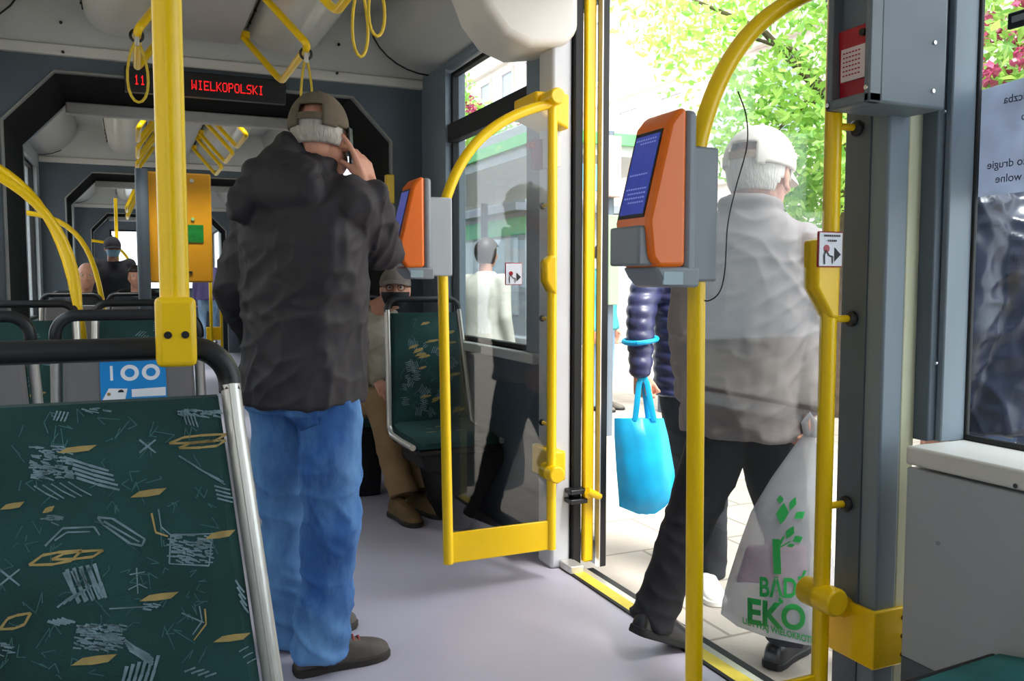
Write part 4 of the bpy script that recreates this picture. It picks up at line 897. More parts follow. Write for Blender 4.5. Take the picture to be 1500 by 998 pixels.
# ------------------------------------------------------------------ people
def fwd(a): a = R(a); return V((math.sin(a), math.cos(a), 0))
def rgt(a): a = R(a); return V((math.cos(a), -math.sin(a), 0))
def remesh(mb, name, m, parent, voxel, smooth=3, fold=None, sf=0.6):
    o = mb.build('tmp_' + name, m, None, smooth=False)
    md = o.modifiers.new('r', 'REMESH'); md.mode = 'VOXEL'; md.voxel_size = voxel; md.use_smooth_shade = True
    if smooth: s_ = o.modifiers.new('s', 'SMOOTH'); s_.factor = sf; s_.iterations = smooth
    bpy.context.view_layer.update()
    dg = bpy.context.evaluated_depsgraph_get(); me = bpy.data.meshes.new_from_object(o.evaluated_get(dg)); old = o.data
    bpy.data.objects.remove(o); bpy.data.meshes.remove(old)
    if fold:
        me.update(); n = len(me.vertices); co = np.empty(n * 3); no = np.empty(n * 3)
        me.vertices.foreach_get('co', co); me.vertex_normals.foreach_get('vector', no); co = co.reshape(-1, 3); no = no.reshape(-1, 3)
        d = np.array([fold(V(c), V(q)) for c, q in zip(co, no)]); co += no * d[:, None]
        me.vertices.foreach_set('co', co.ravel()); me.update()
    me.name = name; o = bpy.data.objects.new(name, me); C.objects.link(o)
    if not me.materials: me.materials.append(m)
    me.shade_smooth(); attach(o, parent); return o
def nz3(p, sx, sy_, sz, ox=0.0): return noise.noise(V((p.x * sx + ox, p.y * sy_ + ox * 1.7, p.z * sz - ox)))
def ridge(v): return (1 - abs(v)) ** 3
def fold_cloth(A=0.006, seed=0.0, vert=0.5):          # soft drapes: long diagonal ridges and small puckers
    def f(p, n):
        w = nz3(p, 3, 3, 3, seed)
        a = ridge(nz3(p, 9, 9, 5 + 3 * w, seed + 3.1)) - 0.35; b = ridge(nz3(V((p.x + p.z * 0.6, p.y, p.z - p.x * 0.6)), 7, 7, 16, seed + 9.0)) - 0.35
        c = nz3(p, 26, 26, 20, seed + 5)
        return A * (a * vert + b * (1 - vert) * 1.2 + c * 0.22)
    return f
def fold_legs(A=0.005, zk=0.5, za=0.12, seed=0.0):   # puckers bunching at the knee and above the hem
    def f(p, n):
        k = 0.9 * math.exp(-((p.z - zk) / 0.12) ** 2) + 1.2 * math.exp(-((p.z - za) / 0.10) ** 2) + 0.3
        w = nz3(p, 5, 5, 4, seed + 2) * 0.07
        a = ridge(nz3(V((p.x, p.y, p.z + w + 0.28 * p.x - 0.2 * p.y + 0.02 * math.sin(9 * p.z + seed))), 7, 7, 13, seed)) - 0.35; b = nz3(p, 9, 9, 6, seed + 4); c = ridge(nz3(V((p.x + 0.5 * p.z, p.y, p.z)), 9, 9, 5, seed + 8)) - 0.35
        return A * (a * k * 1.2 + b * 0.5 + c * 0.5)
    return f
def hand(mb, w, d, n, t, curl=(20, 25, 15), spread=1.0, thumb=(0.62, 0.62, 0.3), s_=1.0, index=None):
    # w wrist, d towards the fingers, n the way the palm faces, t the thumb's side
    d, n, t = V(d).normalized(), V(n).normalized(), V(t).normalized(); n = (n - d * n.dot(d)).normalized(); t = (t - d * t.dot(d) - n * t.dot(n)).normalized(); w = V(w)
    mb.caps([w - d * 0.03, w + d * 0.015], [0.026 * s_, 0.027 * s_], 10)
    K = []
    for j, (o, L) in enumerate(((0.030, 0.088), (0.010, 0.092), (-0.011, 0.088), (-0.030, 0.080))):
        k = w + d * (L * s_) + t * (o * s_); K.append(k); mb.caps([w + d * 0.01 + t * (o * 0.6 * s_), k], [0.0155 * s_, 0.0112 * s_], 8)
    mb.ball(w + d * 0.045 * s_ + n * 0.006, (0.034 * s_, 0.044 * s_, 0.017 * s_), 10, frame=Matrix((t, d, n)).transposed())
    for j, (k, ls) in enumerate(zip(K, ((0.043, 0.026, 0.021), (0.048, 0.030, 0.022), (0.044, 0.028, 0.021), (0.035, 0.021, 0.018)))):
        cu = curl if not (j == 0 and index) else index
        a = 0; p = k; pts = [p]; side = t * ((1.5 - j) * 0.055 * spread)
        for L, c in zip(ls, cu):
            a += R(c + j * 2.0); p = p + (d * math.cos(a) + n * math.sin(a) + side * math.cos(a)).normalized() * (L * s_); pts.append(p)
        mb.caps(pts, [0.0098 * s_, 0.0088 * s_, 0.008 * s_, 0.0068 * s_], 8)
    p = w + d * 0.022 * s_ + t * 0.026 * s_; v = (d * thumb[0] + t * thumb[1] + n * thumb[2]).normalized(); v2 = (v + n * 0.25 + d * 0.35).normalized()
    mb.caps([p, p + v * 0.042 * s_, p + v * 0.042 * s_ + v2 * 0.030 * s_, p + v * 0.042 * s_ + (v2 + n * 0.15).normalized() * 0.052 * s_], [0.0145 * s_, 0.0112 * s_, 0.0100 * s_, 0.0085 * s_], 8)
def frame_of(f, up=V((0, 0, 1))):
    f = V(f).normalized(); r_ = f.cross(up).normalized(); u = r_.cross(f); return r_, f, u
def head(mb, c, f, k=1.0, up=V((0, 0, 1))):
    r_, f, u = frame_of(f, up); fr = Matrix((r_, f, u)).transposed(); P = lambda a, b, z: c + r_ * a * k + f * b * k + u * z * k
    B = lambda p, rr: mb.ball(p, tuple(q * k for q in rr), 16, frame=fr)
    B(P(0, -0.008, 0.012), (0.076, 0.096, 0.100)); B(P(0, 0.030, -0.055), (0.056, 0.060, 0.062)); B(P(0, 0.058, -0.096), (0.026, 0.024, 0.022)); B(P(0, -0.02, -0.05), (0.058, 0.065, 0.06))
    B(P(0, 0.072, 0.028), (0.050, 0.020, 0.013))
    for s_ in (-1, 1):
        B(P(s_ * 0.040, 0.062, -0.030), (0.022, 0.022, 0.020))                              # cheeks
        B(P(s_ * 0.079, -0.006, -0.016), (0.007, 0.020, 0.032)); B(P(s_ * 0.084, -0.014, -0.008), (0.005, 0.012, 0.026)); B(P(s_ * 0.080, 0.004, -0.042), (0.006, 0.009, 0.012))
    mb.caps([P(0, 0.086, 0.012), P(0, 0.106, -0.028)], [0.0085 * k, 0.0125 * k], 10); B(P(0.010, 0.096, -0.034), (0.008, 0.010, 0.007)); B(P(-0.010, 0.096, -0.034), (0.008, 0.010, 0.007))
    B(P(0, 0.083, -0.062), (0.024, 0.010, 0.006)); B(P(0, 0.081, -0.073), (0.021, 0.010, 0.007))
    return P, fr
def shell(c, fr, rad, keep, name, m, parent, thick=0.008, seg=64, sub=0, k=1.0):
    mb = MB(); mb.ball((0, 0, 0), 1.0, seg)
    bm = mb.bm; rad = V(rad)
    for v in bm.verts: v.co = V((v.co.x * rad.x, v.co.y * rad.y, v.co.z * rad.z))
    bmesh.ops.delete(bm, geom=[f for f in bm.faces if not keep(f.calc_center_median())], context='FACES')
    for v in bm.verts: v.co = V(c) + fr @ (v.co * k)
    o = mb.build(name, m, parent); s_ = o.modifiers.new('solid', 'SOLIDIFY'); s_.thickness = thick * k; s_.offset = 1.0
    return o
def eyes(P, m_iris, parent, k=1.0):
    for s_ in (-1, 1):
        e = MB(); e.ball(P(s_ * 0.031, 0.0705, 0.006), 0.0125 * k, 14); eo = e.build('eye', EYEW, parent)
        MB().ball(P(s_ * 0.031, 0.0785, 0.006), 0.0064 * k, 10).build('iris', m_iris, eo)
IRIS = mat('iris_brown', S(70, 52, 38), 0.3)
def cap_hat(P, fr, c, m, parent, k=1.0, tilt=0.0, strap=True, strap_m=None, brim=True, bdz=0.0):
    c2 = P(0, -0.012, 0.022)
    t2 = math.tan(R(tilt)); hole = (lambda p: abs(p.x) < 0.036 and p.y < 0 and p.z - p.y * t2 < 0.036) if strap else (lambda p: False)
    o = shell(c2, fr, (0.086, 0.107, 0.100), lambda p: p.z > -0.012 + p.y * t2 * -1 and not hole(p), 'cap', m, parent, 0.006, 72, k=k)
    if brim:
        b = MB(); top, n_ = [], 16
        for i in range(n_ + 1):
            a = math.pi * (0.10 + 0.80 * i / n_); x = 0.084 * math.cos(a); y0 = 0.100 * math.sin(a); ext = 0.070 * math.sin(math.pi * i / n_) ** 0.6
            dz = bdz - 0.018 * (math.cos(a) ** 2)
            top.append(((x, y0, 0.0 + dz), (x * 1.02, y0 + ext, -0.016 + dz - ext * 0.12)))
        rings = [[c2 + fr @ (V(q) * k) for q in (a_, b_, (b_[0], b_[1], b_[2] - 0.004), (a_[0], a_[1], a_[2] - 0.006))] for a_, b_ in top]
        b.rings(rings).build('cap_brim', m, o)
    MB().ball(c2 + fr @ (V((0, 0, 0.107)) * k), 0.008 * k, 10).build('cap_button', m, o)
    if strap:
        s_ = MB(); pts = [c2 + fr @ (V((x, -0.1085 * math.sqrt(max(0, 1 - (x / 0.089) ** 2)), 0.006)) * k) for x in (-0.042, -0.025, -0.008, 0.008, 0.025, 0.042)]
        s_.rings([[p + V((0, 0, 0.010 * k)), p - V((0, 0, 0.010 * k)), p - V((0, 0, 0.010 * k)) - fr @ V((0, 0.003, 0)), p + V((0, 0, 0.010 * k)) - fr @ V((0, 0.003, 0))] for p in pts]).build('cap_strap', strap_m or m, o)
    return o
def shoe(parent, heel, a, pitch, up_m, sole_m, L=0.29, wk=1.0, hk=1.0, laces=None, white_toe=False):
    f, r_ = fwd(a), rgt(a); p = R(pitch); f2 = f * math.cos(p) + V((0, 0, -math.sin(p))); u = f * math.sin(p) + V((0, 0, math.cos(p)))
    Q = lambda s_, x, z: V(heel) + f2 * (s_ * L) + r_ * x + u * z
    hw = [0.022, 0.034, 0.037, 0.035, 0.040, 0.047, 0.047, 0.036, 0.016]; hh = [0.060, 0.085, 0.098, 0.100, 0.082, 0.066, 0.058, 0.048, 0.034]; ss = [0.0, 0.05, 0.16, 0.34, 0.52, 0.68, 0.82, 0.94, 1.0]
    rings = []
    for s_, w, h in zip(ss, hw, hh):
        w *= wk; h *= hk; ring = []
        for k in range(16):
            b = 2 * math.pi * k / 16; x = w * math.copysign(abs(math.cos(b)) ** 0.7, math.cos(b)); z = 0.018 + (h - 0.018) * max(0, math.sin(b)) ** 0.8
            ring.append(Q(s_, x, z))
        rings.append(ring)
    m = MB()
    for a_, b_ in zip(rings, rings[1:]): pass
    m.rings(rings); o = m.build('shoe', up_m, parent, angle=80); sd = o.modifiers.new('sub', 'SUBSURF'); sd.levels = 1; sd.render_levels = 2
    out = [(-0.01, 0.0)] + [(s_, w * wk + 0.004) for s_, w in zip(ss, hw)] + [(1.012, 0.0)]
    ring = [Q(s_, w, 0.0) for s_, w in out] + [Q(s_, -w, 0.0) for s_, w in out[-2:0:-1]]
    MB().prism(ring, u * 0.026).build('sole', sole_m, o, bevel=0.005)
    if laces:
        for s_, h in ((0.48, 0.088), (0.54, 0.081), (0.60, 0.075), (0.66, 0.069)):
            h *= hk; MB().tube([Q(s_, -0.022, h - 0.010), Q(s_ + 0.01, 0, h + 0.003), Q(s_, 0.022, h - 0.010)], 0.0038, 6).build('lace', laces, o)
    return o
def pose(pos, ah, at, ahd, H=1.72, stoop=0.0):
    k = H / 1.75; J = dict(k=k, ah=ah, at=at, ahd=ahd); p = V(pos); fh, rh, ft, rt_ = fwd(ah), rgt(ah), fwd(at), rgt(at)
    J['hip'] = p + V((0, 0, 0.93 * k)); J['neck'] = J['hip'] + V((0, 0, 0.53 * k)) + ft * stoop; J['head'] = J['neck'] + V((0, 0, 0.185 * k)) + fwd(ahd) * 0.02
    for s_, q in ((1, 'R'), (-1, 'L')):
        J['sh' + q] = J['neck'] - V((0, 0, 0.06 * k)) + rt_ * s_ * 0.175 * k; J['el' + q] = J['sh' + q] + V((0, 0, -0.29 * k)) + rt_ * s_ * 0.05 - ft * 0.03
        J['wr' + q] = J['el' + q] + V((0, 0, -0.24 * k)) + ft * 0.07; J['hp' + q] = J['hip'] + rh * s_ * 0.09 * k + V((0, 0, -0.03)); 
        J['kn' + q] = p + rh * s_ * 0.10 * k + V((0, 0, 0.50 * k)) + fh * 0.02; J['an' + q] = p + rh * s_ * 0.10 * k + V((0, 0, 0.09)); J['ft' + q] = (p + rh * s_ * 0.10 * k - fh * 0.07, ah, 0)
        J['hd' + q] = (V((0, 0, -1)) + ft * 0.15, -rt_ * s_, ft)          # fingers, palm, thumb
    return J
TOP_JACKET = [(-0.16, .200, .150), (-0.02, .196, .148), (0.2, .188, .142), (0.45, .194, .146), (0.68, .204, .146), (0.84, .196, .128), (0.94, .150, .105), (1.0, .098, .088), (1.06, .078, .078)]
def ell(c, r_, f, rx, ry, n=24, p=1.0):
    return [c + r_ * (rx * math.copysign(abs(math.cos(a)) ** p, math.cos(a))) + f * (ry * math.copysign(abs(math.sin(a)) ** p, math.sin(a))) for a in (2 * math.pi * i / n for i in range(n))]
def spine_rings(J, prof, k=1.0, belly=0.0):
    rings = []
    for t, w, d in prof:
        c = J['hip'].lerp(J['neck'], t); a = J['ah'] + (J['at'] - J['ah']) * min(1, max(0, t * 1.2)); b = belly * math.exp(-((t - 0.25) / 0.3) ** 2)
        rings.append(ell(c + fwd(a) * (b * 0.6), rgt(a), fwd(a), w * k, d * k + b * 0.4, p=0.85))
    return rings
def person(label, J, top_m, leg_m, shoe_m, sole_m, vox=0.006, skin=SKIN, top_prof=TOP_JACKET, fold_top=None, fold_leg=None, leg_r=(0.098, 0.088, 0.073, 0.066, 0.064), arm_r=(0.074, 0.062, 0.055, 0.047),
           hands='RL', belly=0.0, laces=None, extra_top=None, extra_body=None, curl=None, group=None, top_name='jacket', leg_name='trousers', shoe_L=0.29, shoe_h=1.0, cuffs=True, seated=False, vt=1.4, tsm=6):
    t = thing('person', label, 'person', (J['hip'].x, J['hip'].y, min(J['ftL'][0].z, J['ftR'][0].z)), group=group); k = J['k']
    # body: one surface from head to feet
    m = MB(); m.rings(spine_rings(J, [(a, w * 0.80, d * 0.78) for a, w, d in TOP_JACKET if a > -0.1 and a < 0.98], k))
    hk = k * J.get('hk', 1.0); P, fr = head(m, J['head'], fwd(J['ahd']) + V((0, 0, J.get('nod', 0.0))), hk)
    m.caps([J['neck'] - V((0, 0, 0.06)), J['head'] - V((0, 0, 0.055 * k)) - fwd(J['ahd']) * 0.02], [0.062 * k, 0.055 * k], 14)
    for q in 'RL':
        m.caps([J['sh' + q], J['el' + q], J['wr' + q]], [0.052 * k, 0.040 * k, 0.026 * k], 12)
        m.caps([J['hp' + q], J['kn' + q], J['an' + q]], [0.080 * k, 0.052 * k, 0.038 * k], 12)
        if q in hands: hand(m, J['wr' + q] + V(J['hd' + q][0]).normalized() * 0.02, *J['hd' + q], **((curl or {}).get(q, {})))
    if extra_body: extra_body(m, P)
    remesh(m, 'body', skin, t, vox, 2, sf=0.5)
    eyes(P, IRIS, t, hk)
    # upper garment
    m = MB(); m.rings(spine_rings(J, top_prof, k, belly))
    for q in 'RL':
        sh, el, wr = J['sh' + q], J['el' + q], J['wr' + q]
        m.caps([J['neck'].lerp(sh, 0.55) - V((0, 0, 0.03)), sh, sh.lerp(el, 0.5), el, el.lerp(wr, 0.5), wr], [0.070 * k, arm_r[0] * k, arm_r[1] * k, arm_r[2] * k, (arm_r[2] + arm_r[3]) / 2 * k, arm_r[3] * k], 16)
    if extra_top: extra_top(m)
    tp = remesh(m, top_name, top_m, t, vox * vt, tsm, fold_top)
    # legs
    m = MB(); s0 = [(0.05, .165, .122), (-0.02, .182, .142), (-0.12, .178, .140)]; m.rings(spine_rings(J, s0, k))
    for q in 'RL':
        hp, kn, an = J['hp' + q], J['kn' + q], J['an' + q]; dn = (an - kn).normalized()
        m.caps([hp + V((0, 0, 0.02)), hp.lerp(kn, 0.5), kn], [leg_r[0] * k, leg_r[1] * k, leg_r[2] * k], 18); m.tube([kn, kn.lerp(an, 0.5), an - dn * 0.01, an + dn * J.get('hem', 0.045)], [leg_r[2] * k, leg_r[3] * k, leg_r[4] * k, leg_r[4] * k * 1.04], 22)
    remesh(m, leg_name, leg_m, t, vox * vt, 2, fold_leg)
    for q in 'RL': shoe(t, *J['ft' + q], shoe_m, sole_m, L=shoe_L, laces=laces, hk=shoe_h)
    return t, P, fr, tp
# ---- clothes
def denim(name, c0, c1):
    m = mat(name, c0, 0.8, var=0.18, vscale=9, bump=0.25, bscale=700); n, l = m.node_tree.nodes, m.node_tree.links; b = n['Principled BSDF']
    z = n.new('ShaderNodeTexNoise'); z.inputs['Scale'].default_value = 4.5; z.inputs['Detail'].default_value = 6; z.inputs['Roughness'].default_value = 0.65; t = n.new('ShaderNodeTexCoord'); mp = n.new('ShaderNodeMapping'); mp.inputs['Scale'].default_value = (1, 1, 0.45)
    l.new(t.outputs['Object'], mp.inputs['Vector']); l.new(mp.outputs['Vector'], z.inputs['Vector'])
    r_ = n.new('ShaderNodeValToRGB'); r_.color_ramp.elements[0].position = 0.38; r_.color_ramp.elements[1].position = 0.68; l.new(z.outputs['Fac'], r_.inputs['Fac'])
    x = n.new('ShaderNodeMix'); x.data_type = 'RGBA'; old = b.inputs['Base Color'].links[0].from_socket; l.new(r_.outputs['Color'], x.inputs['Factor']); l.new(old, x.inputs[6]); x.inputs[7].default_value = c1; l.new(x.outputs[2], b.inputs['Base Color']); return m
JEANS = denim('blue_denim', S(42, 94, 160), S(112, 164, 214)); JEANSL = denim('light_denim', S(104, 140, 178), S(160, 188, 212)); JEANSD = denim('dark_denim', S(52, 70, 106), S(80, 104, 146))
BLKJ = mat('charcoal_softshell', S(36, 33, 39), 0.65, var=0.14, vscale=5, bump=0.12, bscale=400)
OLIVE = mat('olive_cap', S(92, 82, 66), 0.85, var=0.15, vscale=20, bump=0.2, bscale=600)
GREYJ = mat('stone_grey_jacket', S(134, 126, 125), 0.75, var=0.08, vscale=5, bump=0.12, bscale=400)
CAPW = mat('cream_cap', S(236, 230, 220), 0.85, var=0.06, vscale=20); CAPB = mat('tan_strap', S(176, 150, 122), 0.8)
BLKT = mat('black_trousers', S(26, 27, 34), 0.85, var=0.2, vscale=8); BLKS = mat('black_leather', S(30, 30, 33), 0.35, var=0.15)
TAN = mat('tan_cotton', S(150, 120, 84), 0.85, var=0.12, vscale=7, bump=0.15, bscale=500); SUEDE = mat('brown_suede', S(112, 88, 56), 0.85, var=0.2, vscale=14); SOLED = mat('dark_sole', S(46, 40, 34), 0.7)
BEIGE = mat('beige_grey_jacket', S(150, 142, 126), 0.8, var=0.12, vscale=6); TRAIN = mat('grey_trainer', S(88, 82, 76), 0.75, var=0.22, vscale=24); LACE = mat('red_grey_lace', S(170, 74, 66), 0.8)
NAVY = mat('navy_quilted_nylon', S(44, 48, 82), 0.4, var=0.2, vscale=12); NAVYB = mat('black_blue_nylon', S(30, 34, 50), 0.28, var=0.25, vscale=7)
WSOLE = mat('white_sole', S(224, 222, 216), 0.6); 

# ---- the man on the phone
J = pose((0.47, 2.68, 0), 62, 46, 26, 1.75)
J['hip'] = PY(440, 575, 2.70) + V((0, 0, 0.03)); J['neck'] = PY(446, 250, 2.70); J['head'] = PY(468, 198, 2.71); J['nod'] = -0.10
for q, s_ in (('R', 1), ('L', -1)): J['sh' + q] = J['neck'] + V((0, 0, -0.105)) + rgt(46) * (s_ * 0.168)
J['elR'] = PY(562, 368, 2.74); J['wrR'] = PY(546, 286, 2.585); J['elL'] = PY(343, 425, 2.86); J['wrL'] = PY(388, 520, 3.02)
J['hpR'] = PY(482, 606, 2.62); J['hpL'] = PY(412, 606, 2.78); J['knR'] = PY(485, 770, 2.58); J['knL'] = PY(418, 765, 2.80); J['anR'] = PY(471, 925, 2.58); J['anL'] = PY(427, 905, 2.80)
J['ftR'] = (V((0.415, 2.575, 0)), 84, 0); J['ftL'] = (V((0.385, 2.80, 0)), 74, 0); J['hem'] = 0.075
J['hdR'] = (PY(520, 203, 2.61) - PY(545, 285, 2.58), V((-0.62, 0.72, 0.1)), V((-0.75, -0.6, -0.15)))
def hood(m):
    c = J['neck']; a = 46; f, r_ = fwd(a), rgt(a)
    pts = [c + r_ * (0.085 * math.cos(b)) + f * (0.085 * math.sin(b) + 0.005) + V((0, 0, 0.015 + 0.022 * math.sin(b))) for b in (2 * math.pi * i / 20 for i in range(21))]
    m.tube(pts, 0.030, 10)
    for px_, py_, rr in ((405, 238, 0.060), (425, 218, 0.052), (385, 262, 0.058), (450, 228, 0.045), (372, 282, 0.055), (358, 300, 0.055), (378, 255, 0.050)): m.ball(PY(px_, py_, 2.69), rr, 14)
    m.ball(c - f * 0.115 + V((0, 0, -0.065)), (0.135, 0.052, 0.085), 18, frame=Matrix((r_, f, V((0, 0, 1)))).transposed()); m.ball(c - f * 0.09 + V((0, 0, -0.005)), (0.11, 0.05, 0.045), 16, frame=Matrix((r_, f, V((0, 0, 1)))).transposed())
def neck_fill(m, P): m.ball(P(0.035, -0.005, -0.085), (0.045, 0.06, 0.06), 14); m.ball(P(0.045, 0.03, -0.075), (0.038, 0.045, 0.05), 14)
prof1 = [(-0.09, .208, .170), (0.02, .206, .168), (0.2, .197, .156), (0.45, .200, .152), (0.68, .208, .152), (0.84, .196, .132), (0.94, .150, .105), (1.0, .100, .090), (1.05, .085, .085)]
man, P, fr, tp = person('man in a charcoal hooded jacket, olive cap and blue jeans phoning in the aisle', J, BLKJ, JEANS, TRAIN, SOLED, vox=0.005, top_prof=prof1, fold_top=fold_cloth(0.017, 2.0, 0.6), fold_leg=fold_legs(0.0125, 0.44, 0.15, 1.0),
    leg_r=(0.098, 0.093, 0.081, 0.077, 0.080), arm_r=(0.080, 0.070, 0.064, 0.050), tsm=14, extra_body=neck_fill, laces=LACE, extra_top=hood, belly=0.03, curl={'R': dict(curl=(22, 28, 20), index=(4, 10, 8), thumb=(0.95, 0.22, 0.42)), 'L': {}}, leg_name='jeans', shoe_L=0.305, shoe_h=1.15)
shell(P(0, -0.008, 0.008), fr, (0.080, 0.099, 0.104), lambda p: p.z < 0.03 and p.z > -0.050 and (p.y < -0.028 or (p.y < 0.03 and p.z > -0.03)) and not (abs(p.y + 0.0) < 0.022 and p.z < 0.0), 'hair', HAIRG, man, 0.006)
cap_hat(P, fr, J['head'], OLIVE, man, 1.0, tilt=-4)
jn = [o for o in man.children if o.name.startswith('jeans')][0]
def patch_on(target, corners, name, m, n=8, off=0.003):            # a sewn-on piece of cloth that follows the garment under it
    mb = MB(); a, b, c, d = corners; g = [[a.lerp(b, i / n).lerp(d.lerp(c, i / n), j / n) for i in range(n + 1)] for j in range(n + 1)]
    mb.rings(g, caps=False, closed=False); o = mb.build(name, m, target)
    w_ = o.modifiers.new('w', 'SHRINKWRAP'); w_.target = target; w_.wrap_method = 'NEAREST_SURFACEPOINT'; w_.offset = off; w_.wrap_mode = 'ABOVE_SURFACE'
    s_ = o.modifiers.new('s', 'SOLIDIFY'); s_.thickness = 0.002; return o
patch_on(jn, [PY(415, 592, 2.55), PY(468, 588, 2.52), PY(466, 622, 2.52), PY(424, 632, 2.55)], 'back_pocket', JEANS)
t = thing('phone', 'black phone held to the ear of the man in the olive cap', 'phone', P(0.094, 0.02, -0.03))
a_ = P(0.097, -0.006, 0.020); b_ = P(0.098, 0.022, -0.115); d_ = (b_ - a_).normalized(); n_ = fr @ V((1, 0.1, 0)); w_ = d_.cross(n_).normalized()
MB().hexa([a_ - w_ * 0.033 - n_ * 0.004, a_ + w_ * 0.033 - n_ * 0.004, a_ + w_ * 0.033 + n_ * 0.004, a_ - w_ * 0.033 + n_ * 0.004, b_ - w_ * 0.033 - n_ * 0.004, b_ + w_ * 0.033 - n_ * 0.004, b_ + w_ * 0.033 + n_ * 0.004, b_ - w_ * 0.033 + n_ * 0.004]).build('case', BLK, t, bevel=0.003)
lab(MB().tube([a_ + n_ * 0.004 + d_ * 0.014 - w_ * 0.018, a_ + n_ * 0.0052 + d_ * 0.014 - w_ * 0.018], 0.006, 10).build('camera_lens', CHROME, t), 'small round camera lens')

# ---- the old man stepping out
J = pose((1.85, 2.15, ZG), 62, 50, 66, 1.72)
J['hip'] = PY(1088, 590, 2.16); J['neck'] = PY(1098, 312, 2.14); J['head'] = PY(1114, 255, 2.15); J['nod'] = -0.12
for q, s_ in (('R', 1), ('L', -1)): J['sh' + q] = J['neck'] + V((0, 0, -0.115)) + rgt(50) * (s_ * 0.155)
J['elR'] = PY(1176, 475, 2.04); J['wrR'] = PY(1186, 585, 1.97); J['elL'] = PY(1008, 480, 2.24); J['wrL'] = PY(1012, 575, 2.36)
J['hpR'] = PY(1122, 625, 2.12); J['hpL'] = PY(1062, 622, 2.20); J['knR'] = PY(1152, 780, 2.18); J['knL'] = PY(1008, 770, 2.24); J['anR'] = PY(1152, 915, 2.19); J['anL'] = PY(960, 893, 2.27); J['hem'] = 0.05
h_ = PZ(1128, 982, ZG); J['ftR'] = (h_, 66, 0); J['ftL'] = (PY(928, 928, 2.24), 80, 24)
J['hdR'] = (V((0.05, 0.02, -1)), V((-0.6, 0.6, 0)), V((0.6, 0.7, 0)))
J['hk'] = 1.13
prof2 = [(-0.16, .200, .150), (-0.02, .198, .148), (0.2, .192, .145), (0.45, .198, .148), (0.68, .206, .146), (0.84, .196, .128), (0.94, .150, .105), (1.0, .098, .088), (1.06, .080, .080)]
def collar(m):
    c = J['neck']; f, r_ = fwd(50), rgt(50); m.tube([c + r_ * (0.078 * math.cos(b)) + f * (0.078 * math.sin(b) + 0.005) + V((0, 0, 0.02 + 0.015 * -math.sin(b))) for b in (2 * math.pi * i / 20 for i in range(21))], 0.022, 10)
old, P, fr, tp = person('old man in a stone grey jacket and cream cap stepping out of the door', J, GREYJ, BLKT, BLKS, BLKR, vox=0.005, top_prof=prof2, fold_top=fold_cloth(0.013, 7.0, 0.5), fold_leg=fold_legs(0.007, 0.4, 0.1, 4.0),
    leg_r=(0.105, 0.095, 0.078, 0.072, 0.070), arm_r=(0.080, 0.070, 0.062, 0.050), extra_top=collar, curl={'R': dict(curl=(55, 60, 40), thumb=(0.7, 0.3, 0.6)), 'L': dict(curl=(30, 35, 25))}, shoe_L=0.29, shoe_h=1.05)
shell(P(0, -0.008, 0.008), fr, (0.081, 0.100, 0.104), lambda p: p.z < 0.03 and p.z > -0.062 and (p.y < -0.03 or (p.y < 0.03 and p.z > -0.03)) and not (abs(p.y) < 0.022 and p.z < 0.0), 'hair', HAIRW, old, 0.006, k=1.12)
cap_hat(P, fr, J['head'], CAPW, old, 1.15, tilt=-3, strap_m=CAPB)
gl = MB(); gl.tube([P(0.083, -0.01, 0.012), P(0.082, 0.05, 0.010), P(0.072, 0.092, 0.008)], 0.0018, 6); lab(gl.build('glasses_temple', BLK, old), 'dark thin temple of the glasses')
OLDW = J['wrR']

